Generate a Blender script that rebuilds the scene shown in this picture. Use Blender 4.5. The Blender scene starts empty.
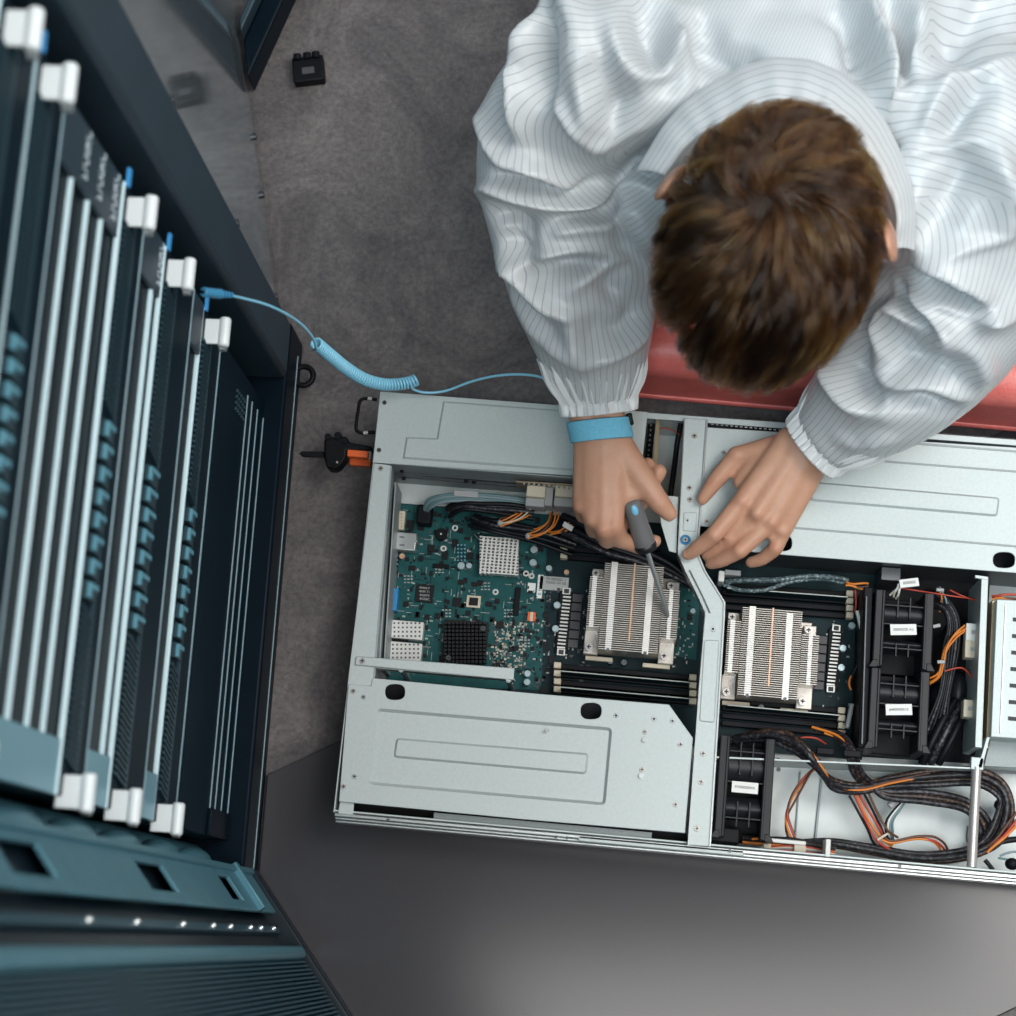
import bpy, bmesh, math, random
import numpy as np
from mathutils import Vector, Matrix, noise
from mathutils.geometry import tessellate_polygon
from mathutils.bvhtree import BVHTree
SC = bpy.context.scene; COL = SC.collection
random.seed(7); RNG = np.random.default_rng(7)

# ------------------------------------------------------------ camera
CAM_H = 1.9; FPX = 1850.0; CX = 508.0
_d = np.array([618.0-CX, -(945.0-CX), -FPX]); _d /= np.linalg.norm(_d)
_Z = -_d; _X = np.array([1.0, 0, 0]); _X = _X-(_X@_Z)*_Z; _X /= np.linalg.norm(_X); _Y = np.cross(_Z, _X)
RW = np.array([_X, _Y, _Z])            # camera axes -> world axes
EYE = np.array([0, 0, CAM_H])
def P(px, py, z=0.0):
    """world point seen at a measured spot of the photo, at a known height z"""
    r = RW@np.array([px-CX, -(py-CX), -FPX]); t = (z-CAM_H)/r[2]
    return EYE+t*r
def proj(p):
    c = RW.T@(np.asarray(p, float)-EYE); return CX+FPX*c[0]/-c[2], CX-FPX*c[1]/-c[2]
cam = bpy.data.cameras.new('camera'); camo = bpy.data.objects.new('camera', cam); COL.objects.link(camo)
M = Matrix([[RW[i, j] for j in range(3)] for i in range(3)]).to_4x4(); M.translation = Vector(EYE)
camo.matrix_world = M
cam.sensor_width = 36; cam.lens = FPX/1016*36; cam.clip_start = 0.01
cam.dof.use_dof = True; cam.dof.focus_distance = 1.86; cam.dof.aperture_fstop = 5.4
SC.camera = camo
SC.view_settings.view_transform = 'Standard'; SC.view_settings.look = 'None'
SC.view_settings.exposure = 0.12; SC.view_settings.gamma = 1.0; SC.view_settings.use_curve_mapping = False

# ------------------------------------------------------------ materials
MATS = {}
def mat(name, col, rough=0.5, metal=0.0, noise_amt=0.0, noise_scale=60, bump=0.0, bump_scale=200, spec=0.5, emit=None, coat=0.0, stretch=None, sheen=0.0):
    m = bpy.data.materials.new(name); m.use_nodes = True; MATS[name] = m
    nt = m.node_tree; b = nt.nodes['Principled BSDF']
    b.inputs['Base Color'].default_value = (*col, 1); b.inputs['Roughness'].default_value = rough
    b.inputs['Metallic'].default_value = metal; b.inputs['Specular IOR Level'].default_value = spec
    b.inputs['Coat Weight'].default_value = coat; b.inputs['Sheen Weight'].default_value = sheen
    if emit: b.inputs['Emission Color'].default_value = (*emit[:3], 1); b.inputs['Emission Strength'].default_value = emit[3]
    tc = nt.nodes.new('ShaderNodeTexCoord'); vec = tc.outputs['Object']
    if stretch:
        mp = nt.nodes.new('ShaderNodeMapping'); mp.inputs['Scale'].default_value = stretch
        nt.links.new(vec, mp.inputs['Vector']); vec = mp.outputs['Vector']
    if noise_amt:
        n = nt.nodes.new('ShaderNodeTexNoise'); n.inputs['Scale'].default_value = noise_scale; n.inputs['Detail'].default_value = 6
        nt.links.new(vec, n.inputs['Vector'])
        r = nt.nodes.new('ShaderNodeMapRange'); r.inputs['From Min'].default_value = 0.25; r.inputs['From Max'].default_value = 0.75
        r.inputs['To Min'].default_value = 1-noise_amt; r.inputs['To Max'].default_value = 1+noise_amt
        nt.links.new(n.outputs['Fac'], r.inputs['Value'])
        mx = nt.nodes.new('ShaderNodeMix'); mx.data_type = 'RGBA'; mx.blend_type = 'MULTIPLY'; mx.inputs[0].default_value = 1
        mx.inputs[6].default_value = (*col, 1); nt.links.new(r.outputs['Result'], mx.inputs[7]); nt.links.new(mx.outputs[2], b.inputs['Base Color'])
    if bump:
        n2 = nt.nodes.new('ShaderNodeTexNoise'); n2.inputs['Scale'].default_value = bump_scale; n2.inputs['Detail'].default_value = 4
        nt.links.new(vec, n2.inputs['Vector'])
        bp = nt.nodes.new('ShaderNodeBump'); bp.inputs['Strength'].default_value = bump; bp.inputs['Distance'].default_value = 0.002
        nt.links.new(n2.outputs['Fac'], bp.inputs['Height']); nt.links.new(bp.outputs['Normal'], b.inputs['Normal'])
    return m
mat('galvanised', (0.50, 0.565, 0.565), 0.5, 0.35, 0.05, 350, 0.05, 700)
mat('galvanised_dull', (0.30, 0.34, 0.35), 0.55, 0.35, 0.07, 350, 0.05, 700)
mat('bay_floor', (0.56, 0.61, 0.61), 0.5, 0.3, 0.06, 60)
mat('aluminium', (0.62, 0.66, 0.66), 0.3, 0.8, 0.04, 200)
mat('fin_metal', (0.56, 0.53, 0.49), 0.38, 0.6)
mat('fin_band', (0.74, 0.74, 0.72), 0.4, 0.4)
mat('copper', (0.72, 0.45, 0.30), 0.35, 0.6)
mat('steel', (0.60, 0.57, 0.55), 0.32, 0.65)
mat('steel_dark', (0.10, 0.11, 0.12), 0.4, 0.7)
mat('black_plastic', (0.004, 0.0045, 0.007), 0.5, spec=0.18)
mat('fan_plastic', (0.013, 0.014, 0.018), 0.42, 0, 0.2, 80, spec=0.35)
mat('black_anodised', (0.004, 0.005, 0.008), 0.45, 0.3)
mat('rack_paint', (0.0015, 0.007, 0.014), 0.42, 0.0, 0.1, 30, spec=0.12)
mat('rack_face', (0.0007, 0.011, 0.020), 0.5, 0.0, 0.15, 25, spec=0.1)
mat('rack_post', (0.028, 0.052, 0.072), 0.45, 0.1, 0.12, 20, spec=0.4)
mat('door_paint', (0.60, 0.72, 0.78), 0.07, 0.85, 0.03, 30)
mat('door_steel', (0.085, 0.235, 0.30), 0.42, 0.3, 0.06, 40)
mat('door_dark', (0.003, 0.012, 0.02), 0.4)
mat('mesh_steel', (0.025, 0.085, 0.12), 0.4, 0.35, 0.1, 60)
mat('lip_white', (0.66, 0.88, 0.95), 0.45, 0.0)
mat('lip_blue', (0.16, 0.36, 0.45), 0.35, 0.4)
mat('lip_thin', (0.30, 0.44, 0.50), 0.4, 0.2)
mat('ear_white', (0.80, 0.86, 0.88), 0.4, 0.05)
mat('grill', (0.02, 0.055, 0.075), 0.45, 0.2)
mat('latch_blue', (0.13, 0.36, 0.46), 0.4, 0.1)
mat('latch_vivid', (0.06, 0.35, 0.75), 0.35)
mat('print_pale', (0.55, 0.66, 0.72), 0.6)
mat('pcb_teal', (0.006, 0.075, 0.078), 0.5, 0, 0.25, 90, spec=0.25)
mat('pcb_dark', (0.003, 0.020, 0.026), 0.5, 0, 0.25, 90, spec=0.2)
mat('chip', (0.006, 0.007, 0.010), 0.5, spec=0.25)
mat('chip_grey', (0.06, 0.06, 0.07), 0.45)
mat('solder', (0.36, 0.39, 0.37), 0.45, 0.3)
mat('brass', (0.42, 0.34, 0.22), 0.35, 0.7)
mat('cream', (0.60, 0.54, 0.42), 0.5)
mat('white_plastic', (0.74, 0.75, 0.73), 0.45)
mat('nylon_grey', (0.36, 0.37, 0.38), 0.5)
mat('cap_top', (0.55, 0.70, 0.74), 0.3, 0.5)
mat('vga_blue', (0.02, 0.22, 0.48), 0.4)
mat('orange_tab', (0.75, 0.13, 0.03), 0.4)
mat('orange_wire', (0.70, 0.22, 0.03), 0.4)
mat('red_wire', (0.48, 0.055, 0.03), 0.4)
mat('brown_wire', (0.12, 0.05, 0.03), 0.45)
mat('dark_wire', (0.005, 0.006, 0.009), 0.45, spec=0.25)
mat('teal_wire', (0.10, 0.20, 0.22), 0.4)
mat('slate_wire', (0.20, 0.27, 0.30), 0.4)
mat('paper', (0.82, 0.84, 0.82), 0.6)
mat('sticker_grey', (0.42, 0.45, 0.44), 0.5)
mat('ink', (0.03, 0.035, 0.04), 0.6)
mat('strap_blue', (0.18, 0.56, 0.77), 0.75, 0, 0.12, 500, 0.4, 900)
mat('cord_blue', (0.24, 0.60, 0.80), 0.32, coat=0.3)
mat('cord_jack', (0.05, 0.26, 0.46), 0.4)
mat('red_vinyl', (0.70, 0.17, 0.15), 0.34, 0, 0.12, 40, 0.35, 260)
mat('red_cloth', (0.16, 0.010, 0.015), 0.8)
mat('handle_grey', (0.15, 0.152, 0.158), 0.4)
mat('handle_black', (0.012, 0.012, 0.015), 0.4)
mat('cap_blue', (0.18, 0.55, 0.80), 0.35)
mat('nail', (0.52, 0.25, 0.18), 0.3)
mat('coat_inner', (0.55, 0.58, 0.62), 0.6)
mat('led_green', (0.05, 0.5, 0.3), 0.4)

def set_sock(m, name, v): m.node_tree.nodes['Principled BSDF'].inputs[name].default_value = v

# sleeve braid: fine weave on the sheathed cables
def braid(name, c1, c2, scale=260):
    m = mat(name, c1, 0.4); nt = m.node_tree; b = nt.nodes['Principled BSDF']
    tc = nt.nodes.new('ShaderNodeTexCoord'); v = nt.nodes.new('ShaderNodeTexVoronoi'); v.inputs['Scale'].default_value = scale
    nt.links.new(tc.outputs['Object'], v.inputs['Vector'])
    r = nt.nodes.new('ShaderNodeValToRGB'); r.color_ramp.elements[0].color = (*c2, 1); r.color_ramp.elements[1].color = (*c1, 1)
    r.color_ramp.elements[0].position = 0.15; r.color_ramp.elements[1].position = 0.55
    nt.links.new(v.outputs['Distance'], r.inputs['Fac']); nt.links.new(r.outputs['Color'], b.inputs['Base Color'])
    bp = nt.nodes.new('ShaderNodeBump'); bp.inputs['Strength'].default_value = 0.5; bp.inputs['Distance'].default_value = 0.001
    nt.links.new(v.outputs['Distance'], bp.inputs['Height']); nt.links.new(bp.outputs['Normal'], b.inputs['Normal'])
    return m
braid('braid_black', (0.010, 0.010, 0.014), (0.06, 0.06, 0.07))
braid('braid_brown', (0.016, 0.010, 0.010), (0.11, 0.055, 0.03))
braid('braid_slate', (0.05, 0.08, 0.09), (0.25, 0.33, 0.35), 320)

# ------------------------------------------------------------ mesh builder
def srgb(v): return v
class MB:
    def __init__(s): s.v = []; s.f = []; s.mi = []
    def add(s, vs, fs, mi=0):
        o = len(s.v); s.v.extend([tuple(map(float, p)) for p in vs]); s.f.extend([tuple(o+i for i in f) for f in fs]); s.mi.extend([mi]*len(fs)); return s
    def box8(s, p, mi=0):   # p: 4 bottom, 4 top, counter-clockwise
        return s.add(p, [(3, 2, 1, 0), (4, 5, 6, 7), (0, 1, 5, 4), (1, 2, 6, 5), (2, 3, 7, 6), (3, 0, 4, 7)], mi)
    def box(s, c, ax, ay, az, mi=0):   # centre + half axes
        c, ax, ay, az = map(np.asarray, (c, ax, ay, az))
        return s.box8([c-ax-ay-az, c+ax-ay-az, c+ax+ay-az, c-ax+ay-az, c-ax-ay+az, c+ax-ay+az, c+ax+ay+az, c-ax+ay+az], mi)
    def prism(s, poly, z0, z1, holes=(), mi=0, inset=0.0):
        """poly/holes: xy lists; solid between z0 and z1"""
        loops = [ccw(poly)]+[ccw(h) for h in holes]
        flat = [p for l in loops for p in l]
        b = bmesh.new(); bv = [b.verts.new((p[0], p[1], 0)) for p in flat]; o = 0; es = []
        for l in loops:
            es += [b.edges.new((bv[o+i], bv[o+(i+1) % len(l)])) for i in range(len(l))]; o += len(l)
        b.verts.index_update(); bmesh.ops.triangle_fill(b, edges=es, use_beauty=True, use_dissolve=False)
        tris = [tuple(v.index for v in f.verts) for f in b.faces]; b.free()
        n = len(flat)
        vs = [(p[0], p[1], z0) for p in flat]+[(p[0], p[1], z1) for p in flat]; fs = []
        for t in tris:
            a, b, c = t
            ar = (flat[b][0]-flat[a][0])*(flat[c][1]-flat[a][1])-(flat[b][1]-flat[a][1])*(flat[c][0]-flat[a][0])
            if ar < 0: a, b, c = c, b, a
            fs.append((a+n, b+n, c+n)); fs.append((c, b, a))
        o = 0
        for k, l in enumerate(loops):
            m = len(l)
            for i in range(m):
                j = (i+1) % m
                q = (o+i, o+j, o+j+n, o+i+n)
                fs.append(q if k == 0 else q[::-1])
            o += m
        return s.add(vs, fs, mi)
    def frustum(s, lo, hi, z0, z1, cap=True, mi=0):
        n = len(lo); vs = [(p[0], p[1], z0) for p in lo]+[(p[0], p[1], z1) for p in hi]
        fs = [(i, (i+1) % n, (i+1) % n+n, i+n) for i in range(n)]
        if cap: fs.append(tuple(range(n, 2*n)))
        return s.add(vs, fs, mi)
    def cyl(s, p0, p1, r0, r1=None, n=16, mi=0, caps=True):
        r1 = r0 if r1 is None else r1; p0 = np.asarray(p0, float); p1 = np.asarray(p1, float)
        d = p1-p0; d /= np.linalg.norm(d)+1e-12
        a = np.cross(d, [0, 0, 1] if abs(d[2]) < 0.9 else [1, 0, 0]); a /= np.linalg.norm(a); b = np.cross(d, a)
        ring = [np.cos(t)*a+np.sin(t)*b for t in np.linspace(0, 2*np.pi, n, endpoint=False)]
        vs = [p0+r0*q for q in ring]+[p1+r1*q for q in ring]
        fs = [(i, (i+1) % n, (i+1) % n+n, i+n) for i in range(n)]
        if caps: fs += [tuple(range(n))[::-1], tuple(range(n, 2*n))]
        return s.add(vs, fs, mi)
    def tube(s, path, r, n=8, mi=0, closed=False, caps=True):
        path = np.asarray(path, float); m = len(path)
        rr = np.full(m, r) if np.isscalar(r) else np.asarray(r)
        if closed: T = np.roll(path, -1, 0)-np.roll(path, 1, 0)
        else: T = np.gradient(path, axis=0)
        T /= np.linalg.norm(T, axis=1)[:, None]+1e-12
        a = np.cross(T[0], [0, 0, 1] if abs(T[0][2]) < 0.9 else [1, 0, 0]); a /= np.linalg.norm(a)
        vs = []
        for i in range(m):
            a = a-(a@T[i])*T[i]; a /= np.linalg.norm(a)+1e-12; b = np.cross(T[i], a)
            for k in range(n):
                t = 2*np.pi*k/n; vs.append(path[i]+rr[i]*(np.cos(t)*a+np.sin(t)*b))
        fs = []
        for i in range(m if closed else m-1):
            i2 = (i+1) % m
            for k in range(n):
                k2 = (k+1) % n; fs.append((i*n+k, i*n+k2, i2*n+k2, i2*n+k))
        if caps and not closed: fs += [tuple(range(n))[::-1], tuple((m-1)*n+k for k in range(n))]
        return s.add(vs, fs, mi)
    def ellipsoid(s, c, A, nu=24, nv=16, mi=0):
        """A: 3x3, columns are the half axes"""
        c = np.asarray(c, float); A = np.asarray(A, float); vs = [c+A@np.array([0, 0, 1])]
        for j in range(1, nv):
            th = np.pi*j/nv
            for i in range(nu):
                ph = 2*np.pi*i/nu; vs.append(c+A@np.array([np.sin(th)*np.cos(ph), np.sin(th)*np.sin(ph), np.cos(th)]))
        vs.append(c-A@np.array([0, 0, 1])); fs = []
        for i in range(nu): fs.append((0, 1+i, 1+(i+1) % nu))
        for j in range(nv-2):
            for i in range(nu):
                a = 1+j*nu+i; b = 1+j*nu+(i+1) % nu; fs.append((a, a+nu, b+nu, b))
        l = len(vs)-1
        for i in range(nu): fs.append((l, l-nu+(i+1) % nu, l-nu+i))
        return s.add(vs, fs, mi)
    def roundcone(s, p0, p1, r0, r1, n=14, mi=0):
        p0 = np.asarray(p0, float); p1 = np.asarray(p1, float); d = p1-p0; L = np.linalg.norm(d); d = d/(L+1e-12)
        ts = np.linspace(-np.pi/2, 0, 6); pts = [p0+d*r0*np.sin(t) for t in ts[:-1]]; rs = [max(r0*np.cos(t), 1e-5) for t in ts[:-1]]
        pts += [p0+d*L*t for t in (0, .33, .67, 1)]; rs += [r0+(r1-r0)*t for t in (0, .33, .67, 1)]
        ts = np.linspace(0, np.pi/2, 6)[1:]; pts += [p1+d*r1*np.sin(t) for t in ts]; rs += [max(r1*np.cos(t), 1e-5) for t in ts]
        return s.tube(pts, rs, n, mi)
    def build(s, name, m, parent=None, smooth=40, bevel=0.0, label=None, seg=2):
        org = world_origin(parent)
        me = bpy.data.meshes.new(name); me.from_pydata([(x-org[0], y-org[1], z-org[2]) for x, y, z in s.v], [], s.f)
        ms = m if isinstance(m, (list, tuple)) else [m]
        for k in ms: me.materials.append(MATS[k])
        if len(ms) > 1: me.polygons.foreach_set('material_index', s.mi)
        me.validate(); me.update()
        if smooth: me.shade_smooth(); me.set_sharp_from_angle(angle=math.radians(smooth))
        o = bpy.data.objects.new(name, me); COL.objects.link(o)
        if parent: o.parent = parent
        if bevel:
            b = o.modifiers.new('bevel', 'BEVEL'); b.width = bevel; b.segments = seg; b.limit_method = 'ANGLE'; b.angle_limit = math.radians(35)
            b.harden_normals = False
        if label: o['label'] = label
        return o
def world_origin(p):
    o = np.zeros(3)
    while p is not None: o += np.array(p.location); p = p.parent
    return o
def ccw(p):
    p = [(float(q[0]), float(q[1])) for q in p]
    a = sum(p[i][0]*p[(i+1) % len(p)][1]-p[(i+1) % len(p)][0]*p[i][1] for i in range(len(p)))
    return p if a > 0 else p[::-1]
def tag(o, label, cat, group=None, kind=None):
    if label: o['label'] = label
    if cat: o['category'] = cat
    if group: o['group'] = group
    if kind: o['kind'] = kind
    return o
def thing(name, loc, label, cat, group=None):
    o = bpy.data.objects.new(name, None); COL.objects.link(o); o.location = Vector(loc); o.empty_display_size = 0.05
    return tag(o, label, cat, group)
def cat_rom(pts, k=8, closed=False):
    pts = [np.asarray(p, float) for p in pts]; n = len(pts); out = []
    rng = range(n) if closed else range(n-1)
    for i in rng:
        if closed: p0, p1, p2, p3 = (pts[(i+j) % n] for j in (-1, 0, 1, 2))
        else: p0 = pts[max(i-1, 0)]; p1 = pts[i]; p2 = pts[i+1]; p3 = pts[min(i+2, n-1)]
        for t in np.linspace(0, 1, k, endpoint=False):
            out.append(0.5*((2*p1)+(-p0+p2)*t+(2*p0-5*p1+4*p2-p3)*t*t+(-p0+3*p1-3*p2+p3)*t**3))
    if not closed: out.append(pts[-1])
    return np.array(out)
def pxpoly(pts, z): return [tuple(P(x, y, z)[:2]) for x, y in pts]
def pxpath(pts): return [P(*q) for q in pts]
def rrect(cx, cy, w, h, r, n=5):
    out = []
    for sx, sy, a0 in ((1, 1, 0), (-1, 1, 90), (-1, -1, 180), (1, -1, 270)):
        for k in range(n+1):
            a = math.radians(a0+90*k/n); out.append((cx+sx*(w/2-r)+r*math.cos(a), cy+sy*(h/2-r)+r*math.sin(a)))
    return out
def inset_poly(poly, d):
    p = [np.array(q) for q in ccw(poly)]; n = len(p); out = []
    for i in range(n):
        a, b, c = p[i-1], p[i], p[(i+1) % n]
        e1 = (b-a)/(np.linalg.norm(b-a)+1e-9); e2 = (c-b)/(np.linalg.norm(c-b)+1e-9)
        n1 = np.array([-e1[1], e1[0]]); n2 = np.array([-e2[1], e2[0]]); m = n1+n2; m /= np.linalg.norm(m)+1e-9
        out.append(tuple(b+m*d/max(0.35, m@n1)))
    return out
# ------------------------------------------------------------ world and lights
w = bpy.data.worlds.new('world'); SC.world = w; w.use_nodes = True
wb = w.node_tree.nodes['Background']; wb.inputs['Color'].default_value = (0.36, 0.50, 0.62, 1); wb.inputs['Strength'].default_value = 0.05
def area(name, loc, target, size, power, col, sy=None):
    l = bpy.data.lights.new(name, 'AREA'); l.energy = power; l.color = col; l.shape = 'RECTANGLE'; l.size = size; l.size_y = sy or size
    o = bpy.data.objects.new(name, l); COL.objects.link(o); o.location = loc
    o.rotation_euler = (Vector(target)-Vector(loc)).to_track_quat('-Z', 'Y').to_euler(); return o
area('ceiling_softbox', (0.2, -0.69, 2.9), (0.2, -0.5, 0), 2.0, 48, (1.0, 0.975, 0.94), 1.3)
area('ceiling_side_light', (1.60, 0.75, 2.9), (1.1, 0.6, 0), 1.3, 56, (1.0, 0.975, 0.94), 1.7)
area('back_light', (0.9, 2.2, 2.2), (0.2, 0.7, 0.3), 0.7, 8, (0.95, 0.98, 1.0))
area('rack_aisle_light', (-0.86, -0.62, 2.9), (-0.6, 0.0, 0.5), 0.9, 58, (0.40, 0.80, 1.0), 1.1)

# ------------------------------------------------------------ floor
mat('wall_paint', (0.45, 0.46, 0.47), 0.7)
def concrete():
    m = bpy.data.materials.new('concrete'); m.use_nodes = True; MATS['concrete'] = m; nt = m.node_tree; b = nt.nodes['Principled BSDF']
    tc = nt.nodes.new('ShaderNodeTexCoord')
    def nz(scale, detail, rough=0.6, dist=0.0):
        n = nt.nodes.new('ShaderNodeTexNoise'); n.inputs['Scale'].default_value = scale; n.inputs['Detail'].default_value = detail
        n.inputs['Roughness'].default_value = rough; n.inputs['Distortion'].default_value = dist; nt.links.new(tc.outputs['Object'], n.inputs['Vector']); return n
    a = nz(7.5, 9, 0.72, 1.2); r = nt.nodes.new('ShaderNodeValToRGB'); e = r.color_ramp.elements
    e[0].position = 0.32; e[0].color = (0.060, 0.056, 0.061, 1); e[1].position = 0.68; e[1].color = (0.195, 0.175, 0.172, 1)
    nt.links.new(a.outputs['Fac'], r.inputs['Fac'])
    # trowel veins
    v = nz(9, 6, 0.6, 3.0); r2 = nt.nodes.new('ShaderNodeValToRGB'); e = r2.color_ramp.elements
    e[0].position = 0.46; e[0].color = (1, 1, 1, 1); e[1].position = 0.54; e[1].color = (1, 1, 1, 1)
    k = r2.color_ramp.elements.new(0.5); k.color = (0.86, 0.86, 0.88, 1); nt.links.new(v.outputs['Fac'], r2.inputs['Fac'])
    s = nz(170, 4, 0.7); r3 = nt.nodes.new('ShaderNodeValToRGB'); e = r3.color_ramp.elements
    e[0].position = 0.30; e[0].color = (0.62, 0.62, 0.63, 1); e[1].position = 0.62; e[1].color = (1.1, 1.1, 1.1, 1); nt.links.new(s.outputs['Fac'], r3.inputs['Fac'])
    m1 = nt.nodes.new('ShaderNodeMix'); m1.data_type = 'RGBA'; m1.blend_type = 'MULTIPLY'; m1.inputs[0].default_value = 1
    nt.links.new(r.outputs['Color'], m1.inputs[6]); nt.links.new(r2.outputs['Color'], m1.inputs[7])
    m2 = nt.nodes.new('ShaderNodeMix'); m2.data_type = 'RGBA'; m2.blend_type = 'MULTIPLY'; m2.inputs[0].default_value = 1
    nt.links.new(m1.outputs[2], m2.inputs[6]); nt.links.new(r3.outputs['Color'], m2.inputs[7]); nt.links.new(m2.outputs[2], b.inputs['Base Color'])
    b.inputs['Roughness'].default_value = 0.62
    bp = nt.nodes.new('ShaderNodeBump'); bp.inputs['Strength'].default_value = 0.35; bp.inputs['Distance'].default_value = 0.003
    nt.links.new(s.outputs['Fac'], bp.inputs['Height']); nt.links.new(bp.outputs['Normal'], b.inputs['Normal'])
concrete()
for nm, c, hx, hy in (('wall_back', (0, 2.95, 1.5), 3, 0.05), ('wall_left', (-2.95, 0.6, 1.5), 0.05, 3), ('wall_right', (2.95, 0.6, 1.5), 0.05, 3)):
    wl = MB().box(c, (hx, 0, 0), (0, hy, 0), (0, 0, 1.5)).build(nm, 'wall_paint', None, 0); wl['kind'] = 'structure'
fl = MB().box((0, 0.6, -0.05), (3, 0, 0), (0, 3, 0), (0, 0, 0.05)).build('floor', 'concrete', None, 0); fl['kind'] = 'structure'

RA = P(258, 870, 0); RB = P(303, 348, 0); RU = (RB-RA)/np.linalg.norm(RB-RA); RN = np.array([RU[1], -RU[0], 0]); RZ = np.array([0, 0, 1.0])
# smooth grey steel panel lying on the floor, the server stands partly on it
PT = 0.006
mat('panel_paint', (0.050, 0.049, 0.056), 0.18, 0.0, 0.03, 8, 0.01, 500, spec=0.56)
e0 = P(265, 775, PT)[:2]; e1 = P(340, 740, PT)[:2]; dv = (e1-e0)/np.linalg.norm(e1-e0); nv = np.array([dv[1], -dv[0]])
f0 = P(1000, 1016, PT)[:2]; wid = (f0-e0)@nv
c0 = e0-dv*0.004; c1 = e0+dv*1.15
r0 = RA+RN*0.0015-RU*0.037; poly = [(RA+RN*0.0015+RU*((e0-RA[:2])@RU[:2]))[:2], c1, c1+nv*wid, e0-dv*0.42+nv*wid, e0-dv*0.42+nv*(wid*0.45), r0[:2]]
pan = MB(); pan.prism(poly, 0.0, PT)
po = pan.build('steel_panel', 'panel_paint', None, 40, 0.0015)
tag(po, 'smooth grey painted steel panel lying flat on the concrete under the open server', 'panel')

# ------------------------------------------------------------ server rack
def R(u, off, z): return RA+RU*u+RN*off+RZ*z
def rbox(mb, u0, u1, o0, o1, z0, z1, mi=0):
    return mb.box(R((u0+u1)/2, (o0+o1)/2, (z0+z1)/2), RN*(o1-o0)/2, RU*(u1-u0)/2, RZ*(z1-z0)/2, mi)
rack = thing('server_rack', R(0.28, -0.4, 0), 'tall dark navy server rack on the left, filled with mounted servers', 'rack')
RH = 1.75
m_ = MB(); rbox(m_, -0.035, 0.562, -0.9, 0.0, 0.0, 0.072); m_.build('base_plinth', 'rack_paint', rack, 30, 0.003)
m_ = MB(); rbox(m_, 0.0, 0.54, 0.0, 0.0008, 0.024, 0.026); m_.build('plinth_seam', 'lip_thin', rack, 30)
m_ = MB(); rbox(m_, 0.50, 0.562, -0.10, 0.0, 0.072, RH); m_.build('corner_post', 'rack_post', rack, 30, 0.006)
m_ = MB(); rbox(m_, 0.482, 0.50, -0.10, -0.045, 0.072, RH); m_.build('mounting_rail', 'rack_paint', rack, 30, 0.002)
m_ = MB(); rbox(m_, -0.035, 0.0, -0.10, -0.015, 0.072, RH); m_.build('corner_post', 'rack_post', rack, 30, 0.006)
m_ = MB()
m_.cyl(R(0.004, -0.055, 0.072), R(0.004, -0.055, RH), 0.016, n=24)
m_.build('hinge_column', 'door_steel', rack, 50)
for z in (0.14, 0.275, 0.41, 0.545, 0.68, 0.815):  # added bulges imitate the white ears' reflections in the glossy column
    m_ = MB(); m_.ellipsoid(R(0.002, -0.036, z), np.array([RN*0.013, RU*0.012, RZ*0.058]).T, 20, 16); m_.build('ear_reflection', 'door_steel', rack, 60)
m_ = MB(); rbox(m_, 0.545, 0.562, -0.9, -0.1, 0.072, RH); m_.build('side_panel', 'rack_paint', rack, 30)
m_ = MB(); rbox(m_, -0.035, -0.02, -0.9, -0.1, 0.072, RH); m_.build('side_panel', 'rack_paint', rack, 30)
m_ = MB(); rbox(m_, -0.035, 0.562, -0.92, -0.9, 0.0, RH); m_.build('back_panel', 'rack_paint', rack, 30)
m_ = MB(); rbox(m_, -0.035, 0.562, -0.92, 0.0, RH, RH+0.04); m_.build('top_cover', 'rack_paint', rack, 30)
# levelling foot and eyelet at the plinth corner
m_ = MB(); c = R(0.52, -0.035, 0.0725); m_.cyl(c, c+RZ*0.004, 0.011, n=20); m_.build('plinth_cap', 'black_plastic', rack, 40)
m_ = MB(); c = np.array([*P(303.5, 376, 0.02)[:2], 0.02]); th = np.linspace(0, 2*np.pi, 25)[:-1]
m_.tube([c+RU*0.0105*np.cos(t)+RN*0.0105*np.sin(t) for t in th], 0.0032, 8, closed=True); m_.build('floor_eyelet', 'black_plastic', rack, 50)

# swung-open glossy door at the far hinge
E0 = P(284, 346, 0)[:2]; E1 = P(250, 95, 0)[:2]; DE = np.array([*(E1-E0)/np.linalg.norm(E1-E0), 0]); NE = np.array([DE[1], -DE[0], 0]); E0 = np.array([*E0, 0])
def doorbox(mb, O, D, Nn, s0, s1, t0, t1, z0, z1): return mb.box(O+D*(s0+s1)/2+Nn*(t0+t1)/2+RZ*(z0+z1)/2, Nn*(t1-t0)/2, D*(s1-s0)/2, RZ*(z1-z0)/2)
m_ = MB(); doorbox(m_, E0, DE, NE, 0.0, 0.62, -0.022, 0.0, 0.010, RH); od = m_.build('front_door', 'door_paint', rack, 30, 0.002, label='glossy blue-grey door swung open')
m_ = MB(); doorbox(m_, E0, DE, NE, -0.002, 0.014, -0.02, 0.0015, 0.004, RH); m_.build('door_edge', 'door_steel', od, 30, 0.002)
for s, z in ((0.05, 0.23), (0.05, 0.02), (0.17, 0.02), (0.02, 0.09), (0.24, 0.02), (0.05, 0.5)):
    m_ = MB(); c = E0+DE*s+RZ*z; m_.cyl(c, c+NE*0.003, 0.004, n=12); m_.build('screw', 'steel_dark', od, 40)

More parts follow.
